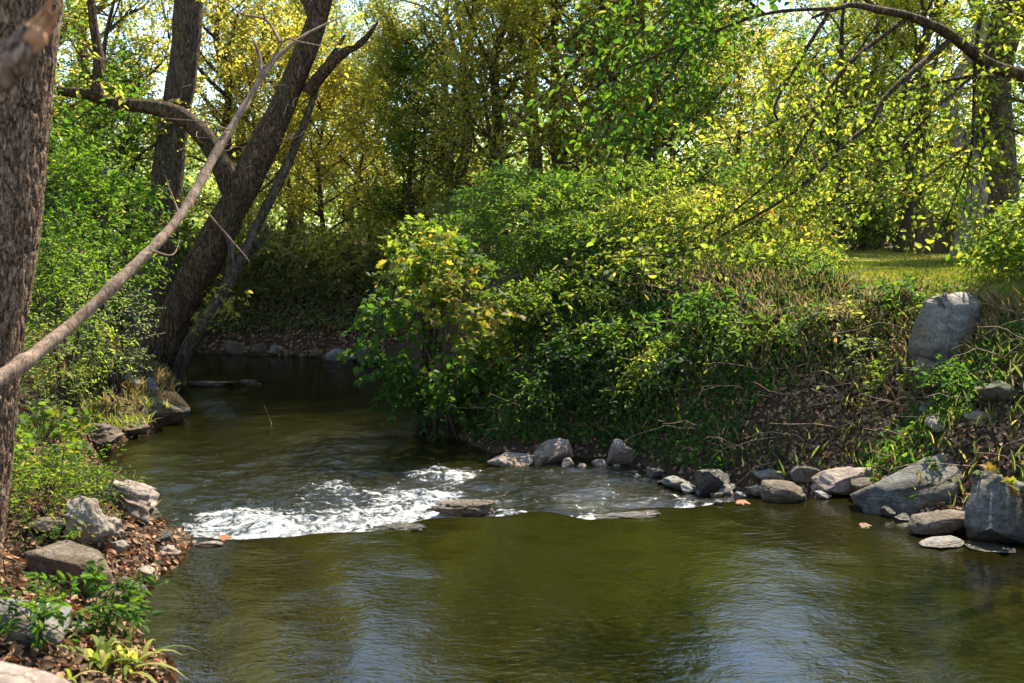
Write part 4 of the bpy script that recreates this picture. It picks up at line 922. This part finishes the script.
# ------------------------------------------------------------------ ground litter, low cover, grass (uncountable)
rng = np.random.default_rng(3)
def scatter(n, x0, x1, y0, y1, fn, lawn=False):
    x = rng.uniform(x0, x1, n); y = rng.uniform(y0, y1, n); d = sdist(x, y); r = side_right(x, y); k = rng.uniform(0, 1, n) < fn(x, y, d, r)
    x, y = x[k], y[k]; k = ~((x > 3.9) & (x < 6.3) & (y < 15.5) & (H(x, y) > 1.62) & (not lawn)); x, y = x[k], y[k]; e = .05; z = H(x, y); nx = (z - H(x + e, y)) / e; ny = (z - H(x, y + e)) / e
    return np.stack([x, y, z], -1), unit(np.stack([nx, ny, np.ones_like(nx)], -1))
def flatleaf(name, P, Nn, size, mat, shape, label, cat, up=.015, tilt=.45, width=.65, tint=None):
    n = len(P); b = MB(); ax = rng.normal(0, 1, (n, 3)); ax -= Nn * np.sum(ax * Nn, -1, keepdims=True); ax = unit(ax) + Nn * rng.uniform(-.1, .5, (n, 1))
    leaves(b, P + Nn * rng.uniform(.3, 1.6, (n, 1)) * up, ax, Nn + rng.normal(0, tilt, (n, 3)), size * rng.uniform(.5, 1.3, n), rng.uniform(0, 1, n) if tint is None else tint, shape, width)
    return tag(b.build(name, M[mat]), label, cat, kind='stuff')
pn = lambda x, y, s, sd: fbm(np.stack([x * s, y * s, 0 * x], -1), 3, sd)
P, Nn = scatter(90000, -6, 0, 3, 14, lambda x, y, d, r: (d > -.12) * (1 - r) * (.6 + .4 * (pn(x, y, 1.5, 2) > -.2)) * (y < 9) + .25 * (d > 0) * (1 - r) * (y >= 9))
flatleaf('leaf_litter', P, Nn, .052, 'litter', 'oval', 'drifts of fallen brown leaves on the left bank', 'leaf litter', .03, .8)
P, Nn = scatter(110000, -1.5, 8, 7, 15, lambda x, y, d, r: (d > 0) * r * (d < 3.2) * (.25 + .75 * sstep(1.5, 4, x)))
flatleaf('leaf_litter', P, Nn, .055, 'litter', 'oval', 'fallen brown leaves covering the right bank', 'leaf litter')
P, Nn = scatter(70000, -2, 8, 8, 15, lambda x, y, d, r: (d > .1) * r * (d < 3.4) * sstep(-.1, .35, pn(x, y, 1.1, 7) + .5 * sstep(3.2, .5, x)))
flatleaf('ground_cover', P, Nn, .07, 'green', 'oval', 'low green creepers over the shaded right bank', 'ground cover', .06, .7, .6, np.clip(.3 + rng.normal(0, .25, len(P)), 0, 1))
P, Nn = scatter(40000, -10, -2, 6, 20, lambda x, y, d, r: (d > .3) * (1 - r) * sstep(-.1, .4, pn(x, y, 1.2, 11)) * sstep(8, 10, y))
flatleaf('ground_cover', P, Nn, .06, 'green', 'oval', 'low green weeds over the left bank', 'ground cover', .08, .7, .55)
def grassy(n, x0, x1, y0, y1, fn, ln, mat, label):
    P, _ = scatter(n, x0, x1, y0, y1, fn, ln < .1); k = len(P); b = MB(); ax = np.array([0, 0, 1.0]) + rng.normal(0, .35, (k, 3)); nr = rng.normal(0, 1, (k, 3)); nr[:, 2] = 0
    leaves(b, P, ax, nr, ln * rng.uniform(.5, 1.3, k), np.clip(.5 + .5 * pn(P[:, 0], P[:, 1], 1.1, 13) + rng.normal(0, .2, k), 0, 1), 'blade', .07)
    tag(b.build('grass', M[mat]), label, 'grass', kind='stuff')
grassy(70000, 1, 16, 11, 32, lambda x, y, d, r: lawnmask(x, y), .05, 'grass', 'mown sunlit lawn grass on top of the right bank')
grassy(50000, 3.4, 7.5, 10.5, 17, lambda x, y, d, r: lawnmask(x, y), .06, 'grass', 'short sunlit lawn grass along the edge of the lawn')
grassy(50000, -9, -2.5, 7.5, 18, lambda x, y, d, r: (d > .15) * (1 - r) * sstep(-.3, .3, pn(x, y, .9, 17)), .2, 'straw', 'rough grass along the left bank')
grassy(26000, 1, 6.2, 9.5, 15, lambda x, y, d, r: r * sstep(.8, 1.5, d) * sstep(2.5, 2.0, d) * sstep(1.8, 3.2, x) * sstep(-.35, .2, pn(x, y, 1.3, 19)), .18, 'straw', 'dry straw-coloured grass along the brow of the right bank')

grassy(26000, -2, 8, 7.5, 14.5, lambda x, y, d, r: (d > .15) * r * sstep(2.9, 2.3, d) * (.25 + .75 * sstep(-.1, .4, pn(x, y, 1.6, 23))), .17, 'olive', 'wiry stems and thin grass over the right bank')
P, Nn = scatter(28000, -9, -1, 20, 26, lambda x, y, d, r: (d > .45) * (y > 20.3) * (d < 3.5))
flatleaf('ground_cover', P, Nn, .11, 'olive', 'oval', 'dark low growth covering the far bank', 'ground cover', .12, .8, .6)
P, Nn = scatter(20000, -9, -1, 20, 26, lambda x, y, d, r: (d > 0) * (y > 20.3) * (d < 2.5))
flatleaf('leaf_litter', P, Nn, .09, 'litter', 'oval', 'brown leaves fallen on the far bank', 'leaf litter')

b = MB(); r2 = np.random.default_rng(71); P, Nn = scatter(1500, -1.5, 7.5, 8, 14.5, lambda x, y, d, r: (d > .2) * r * (d < 2.9))
for q in range(min(520, len(P))):
    az = r2.uniform(0, 6.28); L = r2.uniform(.25, .9); d = np.array([math.cos(az), math.sin(az) * .6, r2.uniform(-.1, .55)]); k6 = np.linspace(0, 1, 6)[:, None]
    c = P[q] + d * L * k6 + r2.normal(0, .035, (6, 3)) * k6; c[:, 2] -= .5 * L * k6[:, 0] ** 2 * r2.uniform(0, 1); r = r2.uniform(.003, .008)
    b.tube(c, np.linspace(r, r * .4, 6), 4, None, caps=False)
tag(b.build('dead_brush', M['deadwood']), 'tangle of thin dead stems over the right bank', 'brush', kind='stuff')

# floating and stranded leaves
def leafthing(label, px, py, size, tint, seed):
    r2 = np.random.default_rng(seed); p = hit(px, py) + np.array([0, 0, .012]); b = MB()
    leaves(b, np.zeros((1, 3)), np.array([[1.0, r2.uniform(-1, 1), .08]]), np.array([[.1, -.25, 1.0]]), np.array([size]), np.array([tint]), 'lobed', .8)
    o = b.build('fallen_leaf', M['litter']); o.location = p; tag(o, label, 'leaf')
leafthing('pinkish leaf floating on the dark right side of the pool', 860, 527, .1, .6, 1)
leafthing('orange leaf caught on the sill near the right-hand rocks', 736, 503, .13, .98, 2)
leafthing('red leaf lying at the water edge by the wedge-shaped rock', 818, 494, .12, 1.0, 3)
leafthing('red leaf stranded on the left end of the sill', 220, 540, .1, 1.0, 4)

# ------------------------------------------------------------------ fence behind the lawn
def fence():
    D = 25; x0 = (918 - 512) / FPX * D; x1 = (972 - 512) / FPX * D; g = Hs((x0 + x1) / 2, D)
    m, t, out = newmat('fence_wood'); co = coords(t); n = noise(t, mapping(t, co, (6, 6, .6)), 6, 5)
    c = ramp(t, [(.3, (.09, .055, .035)), (.6, (.19, .12, .08)), (.8, (.26, .18, .13))], n.outputs['Fac']).outputs['Color']
    p = N(t, 'ShaderNodeBsdfPrincipled', Roughness=.85); t.links.new(c, p.inputs['Base Color']); t.links.new(p.outputs[0], out.inputs['Surface'])
    root = empty('wooden_fence', (x0, D, g), 'brown wooden fence panel at the back of the lawn', 'fence')
    def box(mb, a, b):
        v = [(x, y, z) for z in (a[2], b[2]) for y in (a[1], b[1]) for x in (a[0], b[0])]
        mb.add(v, [(0, 2, 3, 1), (4, 5, 7, 6), (0, 1, 5, 4), (2, 6, 7, 3), (0, 4, 6, 2), (1, 3, 7, 5)])
    mb = MB(); r2 = np.random.default_rng(2); x = 0.0
    while x < x1 - x0: box(mb, (x, 0, -.05), (x + .085, .02, 1.0 + r2.uniform(-.05, .05))); x += .095
    mb.build('board_panel', m, root, False)
    for q in (0.0, (x1 - x0) / 2, x1 - x0): mb = MB(); box(mb, (q - .05, .024, -.1), (q + .05, .12, 1.05)); mb.build('post', m, root, False)
    for z in (.25, .75): mb = MB(); box(mb, (.06, .023, z), (x1 - x0 - .06, .06, z + .08)); mb.build('rail', m, root, False)
fence()
